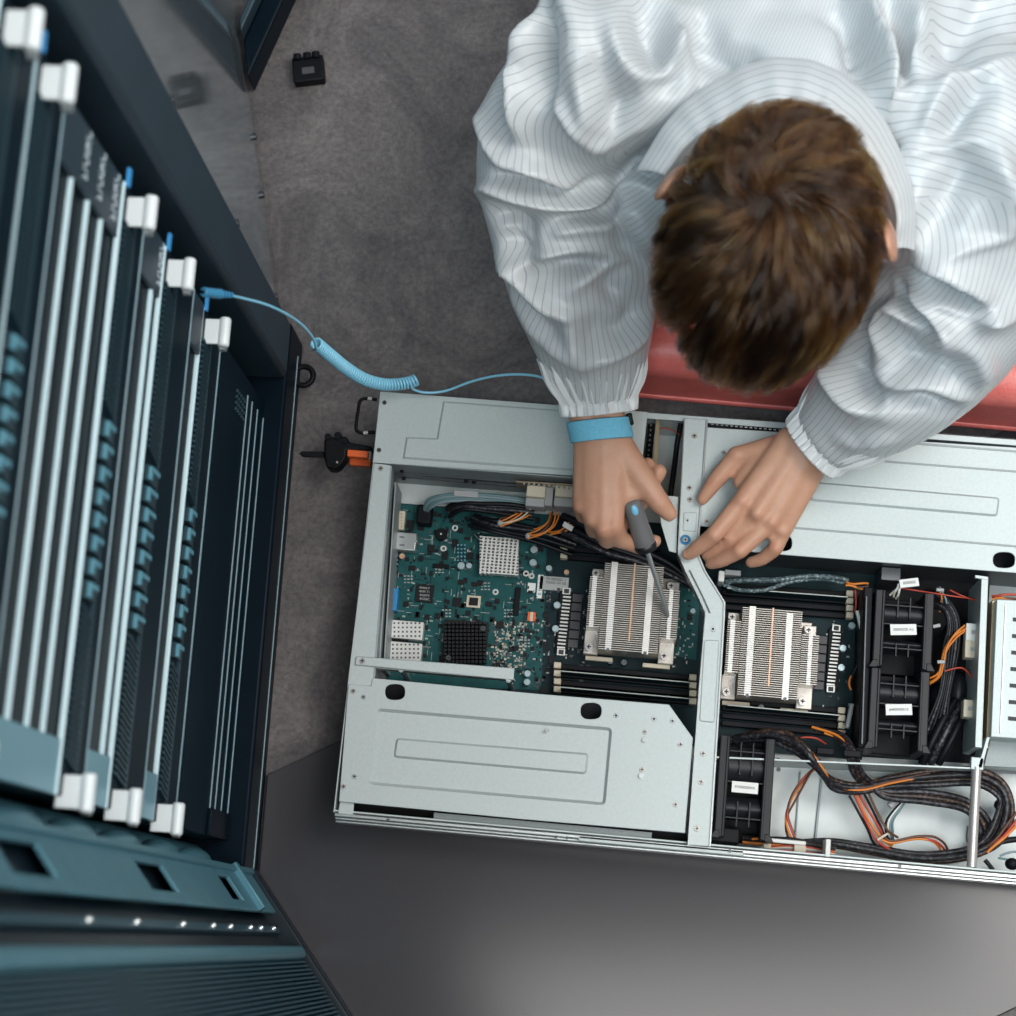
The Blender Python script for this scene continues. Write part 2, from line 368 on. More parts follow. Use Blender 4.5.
# perforated door swung open at the near hinge
D0 = P(258, 875, 0); D1 = P(350, 1016, 0); DD = (D1-D0)/np.linalg.norm(D1-D0); ND = np.array([-DD[1], DD[0], 0])
if ND@(-D0) < 0: ND = -ND
def dplane(px, py, t=0.0):
    r = P(px, py, 0)-EYE; k = ((D0+ND*t-EYE)@ND)/(r@ND); p = EYE+k*r; return (p-D0)@DD, p[2]
m_ = MB(); doorbox(m_, D0, DD, ND, -0.004, 0.62, -0.03, -0.012, 0.03, RH); pd = m_.build('perforated_door', 'door_dark', rack, 30, label='slatted blue-grey door swung open')
m_ = MB(); doorbox(m_, D0, DD, ND, -0.004, 0.62, -0.03, 0.004, 0.008, 0.034); m_.build('bottom_rail', 'door_dark', pd, 30, 0.002)
# hinge-side stiffener with its row of cut-outs
fw = 0.046; holes = []
for px, py in ((232, 889), (161, 882), (32, 866)):
    holes.append(dplane(px, py)[1])
step = (holes[2]-holes[1])
zs = [holes[0], holes[1], holes[2], holes[2]+0.30, holes[2]+0.6]
m_ = MB(); ztop = 1.7; prev = 0.036
def flange_box(s0, s1, z0, z1): doorbox(m_, D0, DD, ND, s0, s1, -0.004, 0.0, z0, z1)
for z in zs:
    hh = (0.026 if z < 0.2 else 0.034) if z < 0.35 else 0.044
    flange_box(0.0, fw, prev, z-hh); flange_box(0.0, 0.009, z-hh, z+hh); flange_box(0.035, fw, z-hh, z+hh); prev = z+hh
flange_box(0.0, fw, prev, ztop); m_.build('hinge_stiffener', 'door_steel', pd, 30, 0.001)
m_ = MB(); doorbox(m_, D0, DD, ND, -0.004, 0.002, -0.01, 0.004, 0.036, 1.7); m_.build('edge_trim', 'door_steel', pd, 30, 0.001)
m_ = MB(); doorbox(m_, D0, DD, ND, -0.006, fw, -0.004, 0.006, 0.112, 0.124); m_.build('strap_plate', 'door_steel', pd, 30, 0.001)
m_ = MB(); doorbox(m_, D0, DD, ND, 0.058, 0.066, -0.012, -0.006, 0.036, 1.7); m_.build('inner_strip', 'mesh_steel', pd, 30, 0.001)
for z in (0.075, 0.14, 0.19, 0.28, 0.35, 0.46, 0.6, 0.72):
    m_ = MB(); c = D0+DD*0.062+RZ*z-ND*0.006; m_.cyl(c, c+ND*0.003, 0.0032, 0.002, n=10); m_.build('screw', 'aluminium', pd, 40)
m_ = MB(); doorbox(m_, D0, DD, ND, 0.086, 0.10, -0.012, 0.004, 0.045, 1.7); m_.build('mesh_frame', 'door_steel', pd, 30, 0.004)
m_ = MB()
for k in range(80): doorbox(m_, D0, DD, ND, 0.103+k*0.0044, 0.103+k*0.0044+0.0022, -0.012, 0.0, 0.05, 1.7)
m_.build('slatted_mesh', 'mesh_steel', pd, 30)
for z in (0.30, 0.45, 0.7): 
    m_ = MB(); doorbox(m_, D0, DD, ND, 0.1, 0.6, -0.012, -0.005, z, z+0.03); m_.build('cross_brace', 'door_dark', pd, 30)

# ------------------------------------------------------------ servers mounted in the rack
OF = -0.02
def text_mesh(s, size, origin, ax, ay, parent, name, material, ext=0.0003):
    cu = bpy.data.curves.new(name, 'FONT'); cu.body = s; cu.size = size; cu.align_x = 'CENTER'; cu.align_y = 'CENTER'; cu.extrude = ext; cu.resolution_u = 2
    t = bpy.data.objects.new(name, cu); COL.objects.link(t); dg = bpy.context.evaluated_depsgraph_get()
    me = bpy.data.meshes.new_from_object(t.evaluated_get(dg)); bpy.data.objects.remove(t); bpy.data.curves.remove(cu)
    ax = np.asarray(ax, float); ay = np.asarray(ay, float); az = np.cross(ax, ay); org = world_origin(parent)
    mm = Matrix([[ax[i], ay[i], az[i]] for i in range(3)]).to_4x4(); mm.translation = Vector(np.asarray(origin)-org); me.transform(mm)
    me.materials.clear(); me.materials.append(MATS[material])
    o = bpy.data.objects.new(name, me); COL.objects.link(o); o.parent = parent; return o
def rack_unit(name, z0, z1, label, material, depth=0.62, front=0.0):
    t = thing(name, R(0.245, OF, z0), label, 'server' if 'server' in name else 'panel', 'units mounted in the rack')
    m = MB(); rbox(m, 0.024, 0.471, OF-depth, OF+front, z0+0.001, z1-0.001); m.build('case', material, t, 30, 0.0015); return t
def big_server(z0, z1, label, text, vivid=False, u0=0.160, u1=0.294, bays=8, thick=0.0055):
    t = rack_unit('rack_server', z0, z1, label, 'rack_face', front=thick-0.0005); h = z1-z0; mz = z1-max(0.030, 0.36*h); OF = -0.02+thick-0.0005
    m = MB(); rbox(m, 0.024, 0.471, OF-0.0040, OF+0.0005, z1-0.0022, z1); m.build('top_lip', 'lip_white', t, 30, 0.001)
    m = MB(); rbox(m, 0.024, 0.471, OF, OF+0.0012, z0, z0+0.0025); m.build('bottom_lip', 'lip_thin', t, 30, 0.0008)
    for a, b in ((0.045, u0-0.006), (u1+0.006, 0.44)):   # slanted louvres either side of the drive row
        m = MB(); n = int((b-a)/0.0048)
        for k in range(n):
            c = R(a+(k+0.5)*(b-a)/n, OF+0.001, (mz+z1-0.005)/2); m.box(c, RN*0.0018, RU*0.0011+RZ*0.0, (RZ*(z1-0.005-mz)/2+RU*0.004))
        m.build('intake_grille', 'grill', t, 30)
    m = MB(); rbox(m, 0.03, 0.46, OF, OF+0.003, mz-0.003, mz); m.build('grille_rail', 'grill', t, 30)
    du = (u1-u0)/bays
    for k in range(bays):
        m = MB(); a = u0+k*du
        rbox(m, a+0.001, a+du-0.003, OF, OF+0.004, mz+0.002, z1-0.004); d = m.build('drive_tray', 'grill', t, 30, 0.0006)
        m = MB(); q = [(a+0.002, z1-0.006), (a+du-0.004, z1-0.006), (a+du-0.004, mz+0.004), (a+du-0.0075, mz+0.004), (a+du-0.0075, z1-0.0115), (a+0.002, z1-0.0115)]
        f0 = [R(u_, OF+0.0041, z_) for u_, z_ in q]; f1 = [R(u_, OF+0.0062, z_) for u_, z_ in q]; n_ = len(q)
        m.add(f0+f1, [tuple(range(n_, 2*n_)), tuple(range(n_))[::-1]]+[(i, (i+1) % n_, (i+1) % n_+n_, i+n_)[::-1] for i in range(n_)]); m.build('release_latch', 'latch_blue', d, 20)
    for s in (0.0275, 0.4525):
        ear = MB(); z = z1-0.014
        sg = 1 if s > 0.2 else -1
        ear.box(R(s, OF+0.005, z), RN*0.010, RU*0.0115, RZ*0.0015)
        e = ear.build('rack_ear', 'ear_white', t, 30, 0.001)
        m = MB(); c = R(s, OF+0.017, z-0.001); m.cyl(c-RU*0.0135, c+RU*0.0135, 0.0052, n=18); m.build('ear_grip', 'ear_white', e, 40, 0.002)
        m = MB(); c = R(s-0.012, OF+0.012, z-0.010); m.cyl(c, c+RN*0.006, 0.003, n=12); m.build('thumbscrew', 'aluminium', e, 40)
    m = MB(); rbox(m, 0.468, 0.482, OF+0.0005, OF+0.003, z1-0.006, z1-0.001); m.build('release_tab', 'latch_vivid', t, 30)
    return t
def slot_panel(span, bars, label, text, thick=0.005):
    z0, z1 = span; t = rack_unit('blanking_panel', z0, z1, label, 'rack_paint')
    m = MB(); rbox(m, 0.024, 0.062, OF, OF+0.004, z0+0.001, z1-0.001); m.build('end_plate', 'lip_blue', t, 30, 0.001)
    m = MB(); rbox(m, 0.425, 0.471, OF, OF+0.004, z0+0.001, z1-0.001); m.build('end_plate', 'rack_post', t, 30, 0.001)  # far end plate is darker: its dark reflection is put into the colour
    for z, white in bars:
        m = MB(); rbox(m, 0.03, 0.44, OF, OF+(thick if white else 0.0016), z-0.0028, z); m.build('slot_bar', 'lip_white' if white else 'lip_thin', t, 30, 0.0006)
    for zc, s in text: text_mesh(s, 0.0105, R(0.45, OF+0.0046, zc), RU, -RN*0.35+RZ*0.94, t, 'printed_code', 'print_pale')
    return t
t0 = rack_unit('rack_server', 0.076, 0.284, 'lowest black server in the rack, smooth face above four thin slots near the floor', 'rack_face')
for z in (0.079, 0.110, 0.138, 0.1605):
    m_ = MB(); rbox(m_, 0.03, 0.455, OF, OF+0.0009, z-0.0012, z+0.0012); m_.build('slot_bar', 'lip_thin', t0, 30)
m_ = MB()
for k in range(4):
    for j in range(5): rbox(m_, 0.425+k*0.006, 0.428+k*0.006, OF, OF+0.002, 0.172+j*0.009, 0.176+j*0.009)
m_.build('status_dots', 'grill', t0, 30)
m_ = MB(); rbox(m_, 0.024, 0.05, OF, OF+0.004, 0.08, 0.165); m_.build('end_cap', 'rack_paint', t0, 30, 0.001)
big_server(0.3037, 0.379, 'lowest of the white-eared rack servers, just above the plain black unit', '', thick=0.003)
slot_panel((0.381, 0.4205), (), 'narrow dark blanking strip under the middle white-eared rack server', ())
big_server(0.4225, 0.5245, 'middle white-eared rack server whose ear holds the blue cord plug', '', thick=0.0042)
slot_panel((0.5265, 0.590), ((0.548, 1), (0.5385, 0)), 'slotted blanking strip between the middle and upper white-eared rack servers', ((0.5385, 'S7U0RC'),), thick=0.0035)
big_server(0.592, 0.653, 'upper white-eared rack server directly below the wide pale slotted panel', '', thick=0.0048)
slot_panel((0.655, 0.801), ((0.6925, 1), (0.7265, 1), (0.7655, 1), (0.799, 0)), 'wide pale-blue panel with three bright bars high in the rack', ((0.674, 'S7U0RC'), (0.71, 'S7U0RC'), (0.746, 'S7U0RC')), thick=0.0034)
big_server(0.803, 0.864, 'rack server directly above the wide pale slotted panel, second white-eared one from the top', '', vivid=True, u0=0.168, u1=0.288)
big_server(0.866, 0.935, 'topmost visible rack server cut by the left border of the photo', '')
t0 = rack_unit('rack_server', 0.94, 1.30, 'plain dark rack unit above the topmost white ears', 'rack_face')

# ------------------------------------------------------------ second cabinet's foot beam and a small clamp on the floor
q0 = P(248, 99, 0)+NE*0.006; q1 = P(298, 0, 0); dq = (q1-q0)/np.linalg.norm(q1-q0); nq = np.array([-dq[1], dq[0], 0])
cb = thing('cabinet_frame', q0+dq*0.2, 'black steel corner frame of a neighbouring cabinet at the top edge', 'cabinet')
m_ = MB(); m_.prism([tuple((q0+dq*a+nq*b)[:2]) for a, b in ((0.006, 0.001), (0.5, 0.001), (0.5, 0.024), (0.046, 0.024))], 0.0, 0.04); m_.build('foot_beam', 'rack_paint', cb, 30, 0.003)
m_ = MB(); m_.prism([tuple((q0+dq*a+nq*b)[:2]) for a, b in ((0.048, 0.0245), (0.5, 0.0245), (0.5, 0.032), (0.062, 0.032))], 0.0, 0.056); m_.build('lower_frame', 'rack_post', cb, 30, 0.002)
b0 = P(310, 74, 0); bx = (P(328, 72, 0)-P(294, 76, 0)); bx /= np.linalg.norm(bx); by = np.cross(RZ, bx)
bl = thing('cable_clamp', b0, 'small black plastic clamp block lying alone on the concrete near the top', 'clamp')
m_ = MB(); m_.box(b0+RZ*0.007, bx*0.0175, by*0.0155, RZ*0.007); m_.build('body', 'black_plastic', bl, 30, 0.002)
m_ = MB()
for k in (-0.011, 0.0, 0.010): m_.cyl(b0+bx*k+by*0.011+RZ*0.014, b0+bx*k+by*0.018+RZ*0.014, 0.0045, n=12)
m_.build('ridge', 'black_plastic', bl, 40)
m_ = MB(); m_.box(b0+RZ*0.0145+by*-0.003, bx*0.007, by*0.004, RZ*0.0012); m_.build('recess_plate', 'chip_grey', bl, 30, 0.0005)
# ------------------------------------------------------------ the open server on the floor
Z0 = 0.0065; ZT = 0.088                      # underside, rim
YAW = math.radians(-5.35); SX = np.array([math.cos(YAW), math.sin(YAW), 0]); SY = np.array([-SX[1], SX[0], 0])
SO = P(333, 812, ZT)*np.array([1, 1, 0])
def L(px, py, z): q = P(px, py, z)-SO; return q@SX, q@SY
def W(a, b, z): return SO+SX*a+SY*b+RZ*z
SW = 0.4285; SL = 0.80
srv = thing('open_server', W(SL/2, SW/2, Z0), 'open silver rackmount server lying on the floor with its circuit board exposed', 'server')
def sbox(mb, a0, a1, b0, b1, z0, z1, mi=0): return mb.box(W((a0+a1)/2, (b0+b1)/2, (z0+z1)/2), SX*abs(a1-a0)/2, SY*abs(b1-b0)/2, RZ*(z1-z0)/2, mi)
def pbox(mb, cx, cy, wpx, hpx, z0, z1, mi=0, rot=0.0, sc=None):
    """box centred on a measured spot, sizes measured in photo pixels, top at z1"""
    c = P(cx, cy, z1); s = np.linalg.norm(P(cx+10, cy, z1)-P(cx-10, cy, z1))/20
    ca, sa = math.cos(rot), math.sin(rot); ax = SX*ca+SY*sa; ay = -SX*sa+SY*ca
    return mb.box(np.array([c[0], c[1], (z0+z1)/2]), ax*wpx*s/2, ay*hpx*s/2, RZ*(z1-z0)/2, mi)
def part(mb, name, m, parent=None, smooth=30, bevel=0.0, label=None): return mb.build(name, m, parent or srv, smooth, bevel, label)
def screw(px, py, z, r=0.0033, parent=None, mname='steel', h=0.0012):
    c = P(px, py, z); mb = MB(); mb.cyl(c, c+RZ*h, r, r*0.85, 14, 0); k = r*0.6
    mb.box(c+RZ*(h+0.0001), SX*k, SY*k*0.25, RZ*0.0002, 1); mb.box(c+RZ*(h+0.0001), SY*k, SX*k*0.25, RZ*0.0002, 1)
    return mb.build('screw', [mname, 'ink'], parent or srv, 40)
def rivet(px, py, z, parent=None, r=0.0026):
    c = P(px, py, z); mb = MB(); mb.cyl(c, c+RZ*0.0008, r, r*0.8, 14, 0); mb.cyl(c+RZ*0.0008, c+RZ*0.0009, r*0.45, None, 10, 1)
    return mb.build('rivet', ['aluminium', 'ink'], parent or srv, 40)

# chassis tray
m_ = MB(); sbox(m_, 0, SL, 0, SW, Z0, Z0+0.0015); part(m_, 'bottom_tray', 'bay_floor')
m_ = MB(); sbox(m_, 0, SL, SW-0.0015, SW, Z0, ZT); sbox(m_, 0, SL, SW-0.007, SW, ZT-0.0015, ZT); part(m_, 'side_wall', 'galvanised', bevel=0.0004)
m_ = MB(); sbox(m_, 0, SL, 0, 0.0015, Z0, ZT-0.003); sbox(m_, 0, SL, 0, 0.0028, ZT-0.0045, ZT-0.003); part(m_, 'side_wall', 'galvanised', bevel=0.0004)
# sliding rail along the near side: stepped profile
m_ = MB()
for (b0, b1, z0, z1) in ((-0.0035, -0.0002, ZT-0.044, ZT-0.004), (-0.0062, -0.0037, ZT-0.040, ZT-0.010), (-0.0088, -0.0064, ZT-0.036, ZT-0.015)):
    sbox(m_, 0.001, SL, b0, b1, z0, z1)
part(m_, 'slide_rail', 'aluminium', bevel=0.0006)
m_ = MB(); sbox(m_, 0.24, 0.40, -0.0064, -0.0002, ZT-0.0098, ZT-0.004); part(m_, 'rail_clip', 'galvanised', bevel=0.0012)
for px, py in ((388, 820), (556, 837), (567, 838), (730, 851), (900, 866)):
    c = P(px, py, ZT-0.003); m_ = MB(); m_.cyl(c, c+RZ*0.0006, 0.0016, n=10); part(m_, 'rail_pin', 'steel_dark')
# rear wall and its broad top flange
aF = 0.0195
m_ = MB(); sbox(m_, 0.0, 0.0015, 0, SW, Z0, ZT-0.001); m_.prism(pxpoly([(374, 463), (390.5, 465), (372, 690), (347, 688)], ZT), ZT-0.0012, ZT); part(m_, 'rear_flange', 'galvanised', bevel=0.0005)
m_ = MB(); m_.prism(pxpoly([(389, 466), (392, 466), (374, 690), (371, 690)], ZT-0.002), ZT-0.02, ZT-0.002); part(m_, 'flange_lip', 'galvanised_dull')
# ports bracket behind the flange
m_ = MB(); q0 = P(391, 480, 0.07); q1 = P(379, 668, 0.07); d_ = (q1-q0)/np.linalg.norm(q1-q0)
m_.box((q0+q1)/2-RZ*0.03, d_*np.linalg.norm(q1-q0)/2, SX*0.0008, RZ*0.03); m_.box((q0+q1)/2+SX*0.004+RZ*-0.031, d_*np.linalg.norm(q1-q0)/2, SX*0.0008, RZ*0.025)
part(m_, 'port_bracket', 'galvanised_dull', bevel=0.0004)
screw(381, 468.5, ZT, 0.003)
# ---- power supply cage with stepped cover
def recess_step(mb, poly, zt, dz, slope):
    """raised sheet-metal field with a sloped rim"""
    mb.frustum(ccw(poly), inset_poly(poly, slope), zt, zt+dz); return mb
psu_poly = [(380, 391.5), (648, 412), (640, 480), (372.5, 462.5)]
m_ = MB(); m_.prism(pxpoly(psu_poly, ZT+0.0015), ZT, ZT+0.0015)
pc = part(m_, 'power_supply_cover', 'galvanised', bevel=0.0006)
emb = [(443, 401), (628, 415), (625, 475), (402.5, 459), (406, 437), (436.5, 438)]
m_ = MB(); recess_step(m_, pxpoly(emb, ZT+0.0015), ZT+0.0015, 0.0018, 0.0022); part(m_, 'embossed_field', 'galvanised', pc, 15)
for q in ((384.5, 402.5), (379, 450)): screw(*q, ZT+0.0015, 0.0024, pc, 'steel_dark')
a0, b0 = L(372.5, 462.5, ZT); a1, b1 = L(640, 480, ZT)
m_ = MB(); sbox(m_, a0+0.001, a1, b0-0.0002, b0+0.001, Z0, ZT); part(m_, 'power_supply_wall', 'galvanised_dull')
m_ = MB(); sbox(m_, a0+0.02, a0+0.26, b0-0.0022, b0-0.0003, 0.052, 0.058); sbox(m_, a0+0.02, a0+0.26, b0-0.0016, b0-0.0003, 0.036, 0.039); part(m_, 'wall_rail', 'steel_dark')
for px, py in ((402, 470), (404, 477), (466, 480), (474, 481)):
    c = P(px, py, 0.065); m_ = MB(); m_.cyl(c, c-SY*0.003, 0.002, n=10); part(m_, 'wall_screw', 'black_plastic')
m_ = MB(); sbox(m_, 0.0015, 0.012, b0+0.002, SW-0.002, Z0, ZT-0.001); part(m_, 'power_supply_face', 'black_plastic', bevel=0.001)
# pull handle
z = 0.062; hp = [(377, 399.5), (366, 398.5), (360.5, 400.5), (358.5, 408), (356, 427), (358, 431.5), (363, 433), (375, 432)]
hb = MB(); hb.tube(cat_rom([P(x, y, z) for x, y in hp], 5), 0.0018, 10); ph = part(hb, 'pull_handle', 'black_plastic', smooth=60)
for s in ((368, 398.6, 372, 399.2), (363.5, 433, 368, 432.6)):
    m_ = MB(); m_.cyl(P(s[0], s[1], z), P(s[2], s[3], z), 0.0021, n=12); part(m_, 'handle_ferrule', 'steel', ph, 40)
# release tab (orange) and cord-retaining strap (black)
m_ = MB(); pbox(m_, 357.5, 453.5, 21, 7, 0.048, 0.058); rt = part(m_, 'release_tab', 'orange_tab', bevel=0.001)
m_ = MB(); pbox(m_, 360, 461.5, 21, 8, 0.032, 0.040); part(m_, 'tab_base', 'orange_tab', rt, bevel=0.001)
m_ = MB(); pbox(m_, 369, 455, 4, 8, 0.040, 0.05); part(m_, 'tab_hinge', 'steel', rt, bevel=0.0005)
m_ = MB(); m_.prism(pxpoly([(299, 453.5), (302, 451), (324, 451.5), (324, 457), (303, 456.5)], 0.05), 0.046, 0.05); cs = part(m_, 'cord_strap', 'black_plastic', bevel=0.0008)
m_ = MB(); m_.prism(pxpoly([(324, 438), (330, 436), (338, 437), (346, 436), (350, 442), (372, 446), (372, 450), (347, 449.5), (346, 458), (340, 466), (335, 469), (327, 468), (324, 458)], 0.055), 0.036, 0.055); part(m_, 'strap_clamp', 'black_plastic', cs, bevel=0.002)
for q in ((328, 437, 7), (338, 436, 8), (331, 464, 8), (345, 441, 6)):
    m_ = MB(); c = P(q[0], q[1], 0.055); m_.cyl(c-RZ*0.012, c+RZ*0.002, q[2]*0.0005, n=12); part(m_, 'clamp_tooth', 'black_plastic', cs, 40)
m_ = MB(); c = P(337, 462, 0.0575); m_.cyl(c-RZ*0.002, c, 0.0012, n=10); part(m_, 'clamp_pin', 'steel', cs, 40)

# ---- riser cover, bottom left
def oval(cx, cy, rx, ry, z, n=20): return pxpoly([(cx+math.copysign(abs(math.cos(t))**0.75, math.cos(t))*rx, cy+math.copysign(abs(math.sin(t))**0.75, math.sin(t))*ry) for t in np.linspace(0, 2*np.pi, n, endpoint=False)], z)
def rr_px(pts, z, r=0.004, n=4):
    """rounded polygon"""
    p = [np.array(q) for q in ccw(pxpoly(pts, z))]; out = []
    for i in range(len(p)):
        a, b, c = p[i-1], p[i], p[(i+1) % len(p)]
        u = (a-b)/np.linalg.norm(a-b); v = (c-b)/np.linalg.norm(c-b); s = b+u*r; e = b+v*r
        for t in np.linspace(0, 1, n+1): out.append(tuple((1-t)**2*s+2*t*(1-t)*b+t*t*e))
    return out
ZC = ZT+0.0016
outer = [(348.5, 684), (371, 686), (372.5, 678), (540, 694), (669, 704.5), (693, 738), (685, 833), (520, 819), (339, 801.5)]
rec = [(377, 708.5), (612, 728), (605, 805), (368, 784)]
rec_o = rr_px(rec, ZC, 0.005)
m_ = MB(); m_.prism(pxpoly(outer, ZC), ZT, ZC, [rec_o, oval(395, 692, 10, 8, ZC), oval(591, 711, 10.5, 8.3, ZC)])
rc = part(m_, 'riser_cover', 'galvanised', bevel=0.0004)
m_ = MB(); m_.prism(pxpoly([(376, 683), (540, 697), (664, 707), (684, 738), (680, 806), (368, 784)], 0.06), 0.0585, 0.06); part(m_, 'riser_shade', 'black_plastic')  # black sheet added to stand in for shade inside the oval holes
m_ = MB(); ri = inset_poly(rec_o, 0.0026); n = len(rec_o)
m_.frustum(rec_o, ri, ZC, ZC-0.0024, True)
part(m_, 'recessed_field', 'galvanised', rc, 25)
inn = rr_px([(396, 737.5), (589, 753), (586.5, 774.5), (393, 757.5)], ZC, 0.004)
m_ = MB(); m_.frustum(ccw(inn), inset_poly(inn, 0.0022), ZC-0.0024, ZC-0.0004); part(m_, 'raised_rib', 'galvanised', rc, 25)
for q in ((357, 692), (349, 778), (378, 708)): 
    pass
for q in ((363.5, 697), (354.5, 776.5), (616, 715.5), (654, 719), (672.5, 721)): rivet(*q, ZC, rc)
for q in ((353.5, 691), (343.5, 786.5), (680.5, 744.5), (675.5, 804.5), (645, 732), (642, 769.5)): screw(*q, ZC, 0.0027, rc)
for q in ((644.5, 740), (641, 776)):
    m_ = MB(); c = P(*q, ZC); m_.cyl(c, c+RZ*0.003, 0.0027, 0.0024, 14); part(m_, 'guide_post', 'aluminium', rc, 40)
m_ = MB(); c = P(547, 731, ZC); m_.cyl(c, c+RZ*0.005, 0.0013, n=8); m_.cyl(c+RZ*0.004-SX*0.002, c+RZ*0.004+SX*0.002, 0.001, n=8); part(m_, 'latch_pin', 'steel', rc, 40)
# strips between cover and near rim
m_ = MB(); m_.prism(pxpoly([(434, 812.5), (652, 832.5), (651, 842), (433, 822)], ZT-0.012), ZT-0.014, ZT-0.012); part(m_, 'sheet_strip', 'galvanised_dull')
m_ = MB(); m_.prism(pxpoly([(339, 800), (688, 834), (686, 850), (338, 818)], 0.05), 0.0485, 0.05); part(m_, 'gap_shade', 'black_plastic')  # black plate added as the shade below the gap at the near rim
m_ = MB(); m_.prism(pxpoly([(340, 801), (354, 803), (353, 815), (338, 813.5)], ZT-0.002), ZT-0.004, ZT-0.002); part(m_, 'corner_tab', 'galvanised', bevel=0.0004)
m_ = MB(); sbox(m_, 0.02, 0.36, 0.012, 0.018, Z0+0.0016, ZT-0.03); part(m_, 'inner_divider', 'steel_dark')
# riser clamp bar above the cover
m_ = MB(); m_.prism(pxpoly([(356, 656), (514.5, 668), (513.5, 680), (354.5, 665)], ZT+0.002), ZT-0.0005, ZT+0.002); bar = part(m_, 'clamp_bar', 'galvanised', bevel=0.001)
screw(362.5, 661, ZT+0.002, 0.0032, bar)
m_ = MB(); m_.prism(pxpoly([(370, 666), (514.5, 678.5), (514, 680), (369.5, 667.5)], ZT), ZT-0.014, ZT-0.001); part(m_, 'bar_lip', 'aluminium', bar)
for q in ((406, 676), (511, 686)):
    m_ = MB(); c = P(*q, 0.04); m_.cyl(np.array([c[0], c[1], Z0]), np.array([c[0], c[1], ZT-0.004]), 0.0028, n=14); part(m_, 'standoff', 'aluminium', smooth=40)

# ---- centre cross bar with its dog-leg
ZB = ZT+0.004
left = [(684, 418), (677.5, 553), (684.5, 570), (698, 597), (705, 613), (698.5, 690), (687.5, 845)]
right = [(708, 420), (698.5, 553), (706, 571), (725.5, 602), (725, 617), (719.5, 710), (711, 846.5)]
m_ = MB(); m_.prism(pxpoly(left+right[::-1], ZB), ZB-0.0015, ZB); cb_ = part(m_, 'centre_crossbar', 'galvanised', bevel=0.0004)
def offs(line, d): return [(x+d, y) for x, y in line]
for ln, d, nm in ((left, 1.3, 'folded_edge'), (right, -2.0, 'folded_edge')):
    m_ = MB(); m_.prism(pxpoly(ln+offs(ln, d)[::-1], ZB+0.0018), ZB-0.02, ZB+0.0018); part(m_, nm, 'aluminium', cb_, 30, 0.0003)
for ln in (offs(left, 4.2),):
    m_ = MB(); m_.prism(pxpoly(ln[2:5]+offs(ln, 1.6)[2:5][::-1], ZB+0.0012), ZB-0.001, ZB+0.0012); part(m_, 'bead', 'steel_dark', cb_)
rb = rr_px([(704, 640), (719.5, 640), (714.5, 723), (699, 721.5)], ZB, 0.003)
m_ = MB(); m_.frustum(ccw(rb), inset_poly(rb, 0.001), ZB, ZB+0.0009); part(m_, 'pressed_rib', 'galvanised', cb_, 25)
rb = rr_px([(683.5, 512), (697, 512), (696, 532), (682.5, 531)], ZB, 0.002)
m_ = MB(); m_.frustum(ccw(rb), inset_poly(rb, 0.0008), ZB, ZB+0.0006); part(m_, 'pressed_pad', 'galvanised', cb_, 25)
for q in ((694.5, 436), (689.5, 488), (690, 499.5), (703, 753.5), (701, 782), (697, 828.5)): screw(*q, ZB, 0.003, cb_)
rivet(713, 629, ZB, cb_, 0.003); rivet(687.5, 520.5, ZB, cb_, 0.002)
m_ = MB(); c = P(685.5, 540, ZB); th = np.linspace(0, 2*np.pi, 25)[:-1]
m_.tube([c+RZ*0.001+0.004*(SX*np.cos(t)+SY*np.sin(t)) for t in th], 0.0012, 8, closed=True); part(m_, 'blue_grommet', 'vga_blue', cb_, 50); screw(685.5, 540, ZB, 0.0026, cb_)
a_, b_ = L(700, 845, ZB)
m_ = MB(); m_.prism(pxpoly([(658, 495), (678.5, 496.5), (676.5, 553), (669, 551), (661, 524)], ZT), ZT-0.0014, ZT); part(m_, 'bracket_plate', 'galvanised', bevel=0.0004)
# things under the gap left of the bar at the far side
m_ = MB(); m_.prism(pxpoly([(656, 420), (660, 420), (655, 495), (651, 495)], 0.075), 0.03, 0.075); part(m_, 'riser_edge', 'brass')
m_ = MB(); m_.prism(pxpoly([(649, 416), (655.5, 417), (649, 492), (642, 492)], 0.05), 0.02, 0.05); part(m_, 'riser_slot', 'black_plastic', bevel=0.0006)
m_ = MB()
for k in range(14): pbox(m_, 651.5-k*0.45, 420+k*5, 1.6, 1.6, 0.05, 0.0508)
part(m_, 'slot_contacts', 'solder')
m_ = MB(); m_.tube(cat_rom([P(681, 423, 0.06), P(677, 445, 0.05), P(674, 470, 0.05), P(671, 492, 0.05), P(668, 520, 0.04)], 6), 0.0028, 8); part(m_, 'dark_cable', 'dark_wire', smooth=60)
m_ = MB(); m_.tube(cat_rom([P(655, 430, 0.06), P(664, 428, 0.065), P(672, 430, 0.065), P(680, 435, 0.06)], 6), 0.0006, 6); part(m_, 'red_wire', 'red_wire', smooth=60)
m_ = MB(); m_.prism(pxpoly([(649, 414.5), (683, 417), (683, 420.5), (649, 418)], 0.085), 0.08, 0.085); part(m_, 'slot_strip', 'galvanised_dull')

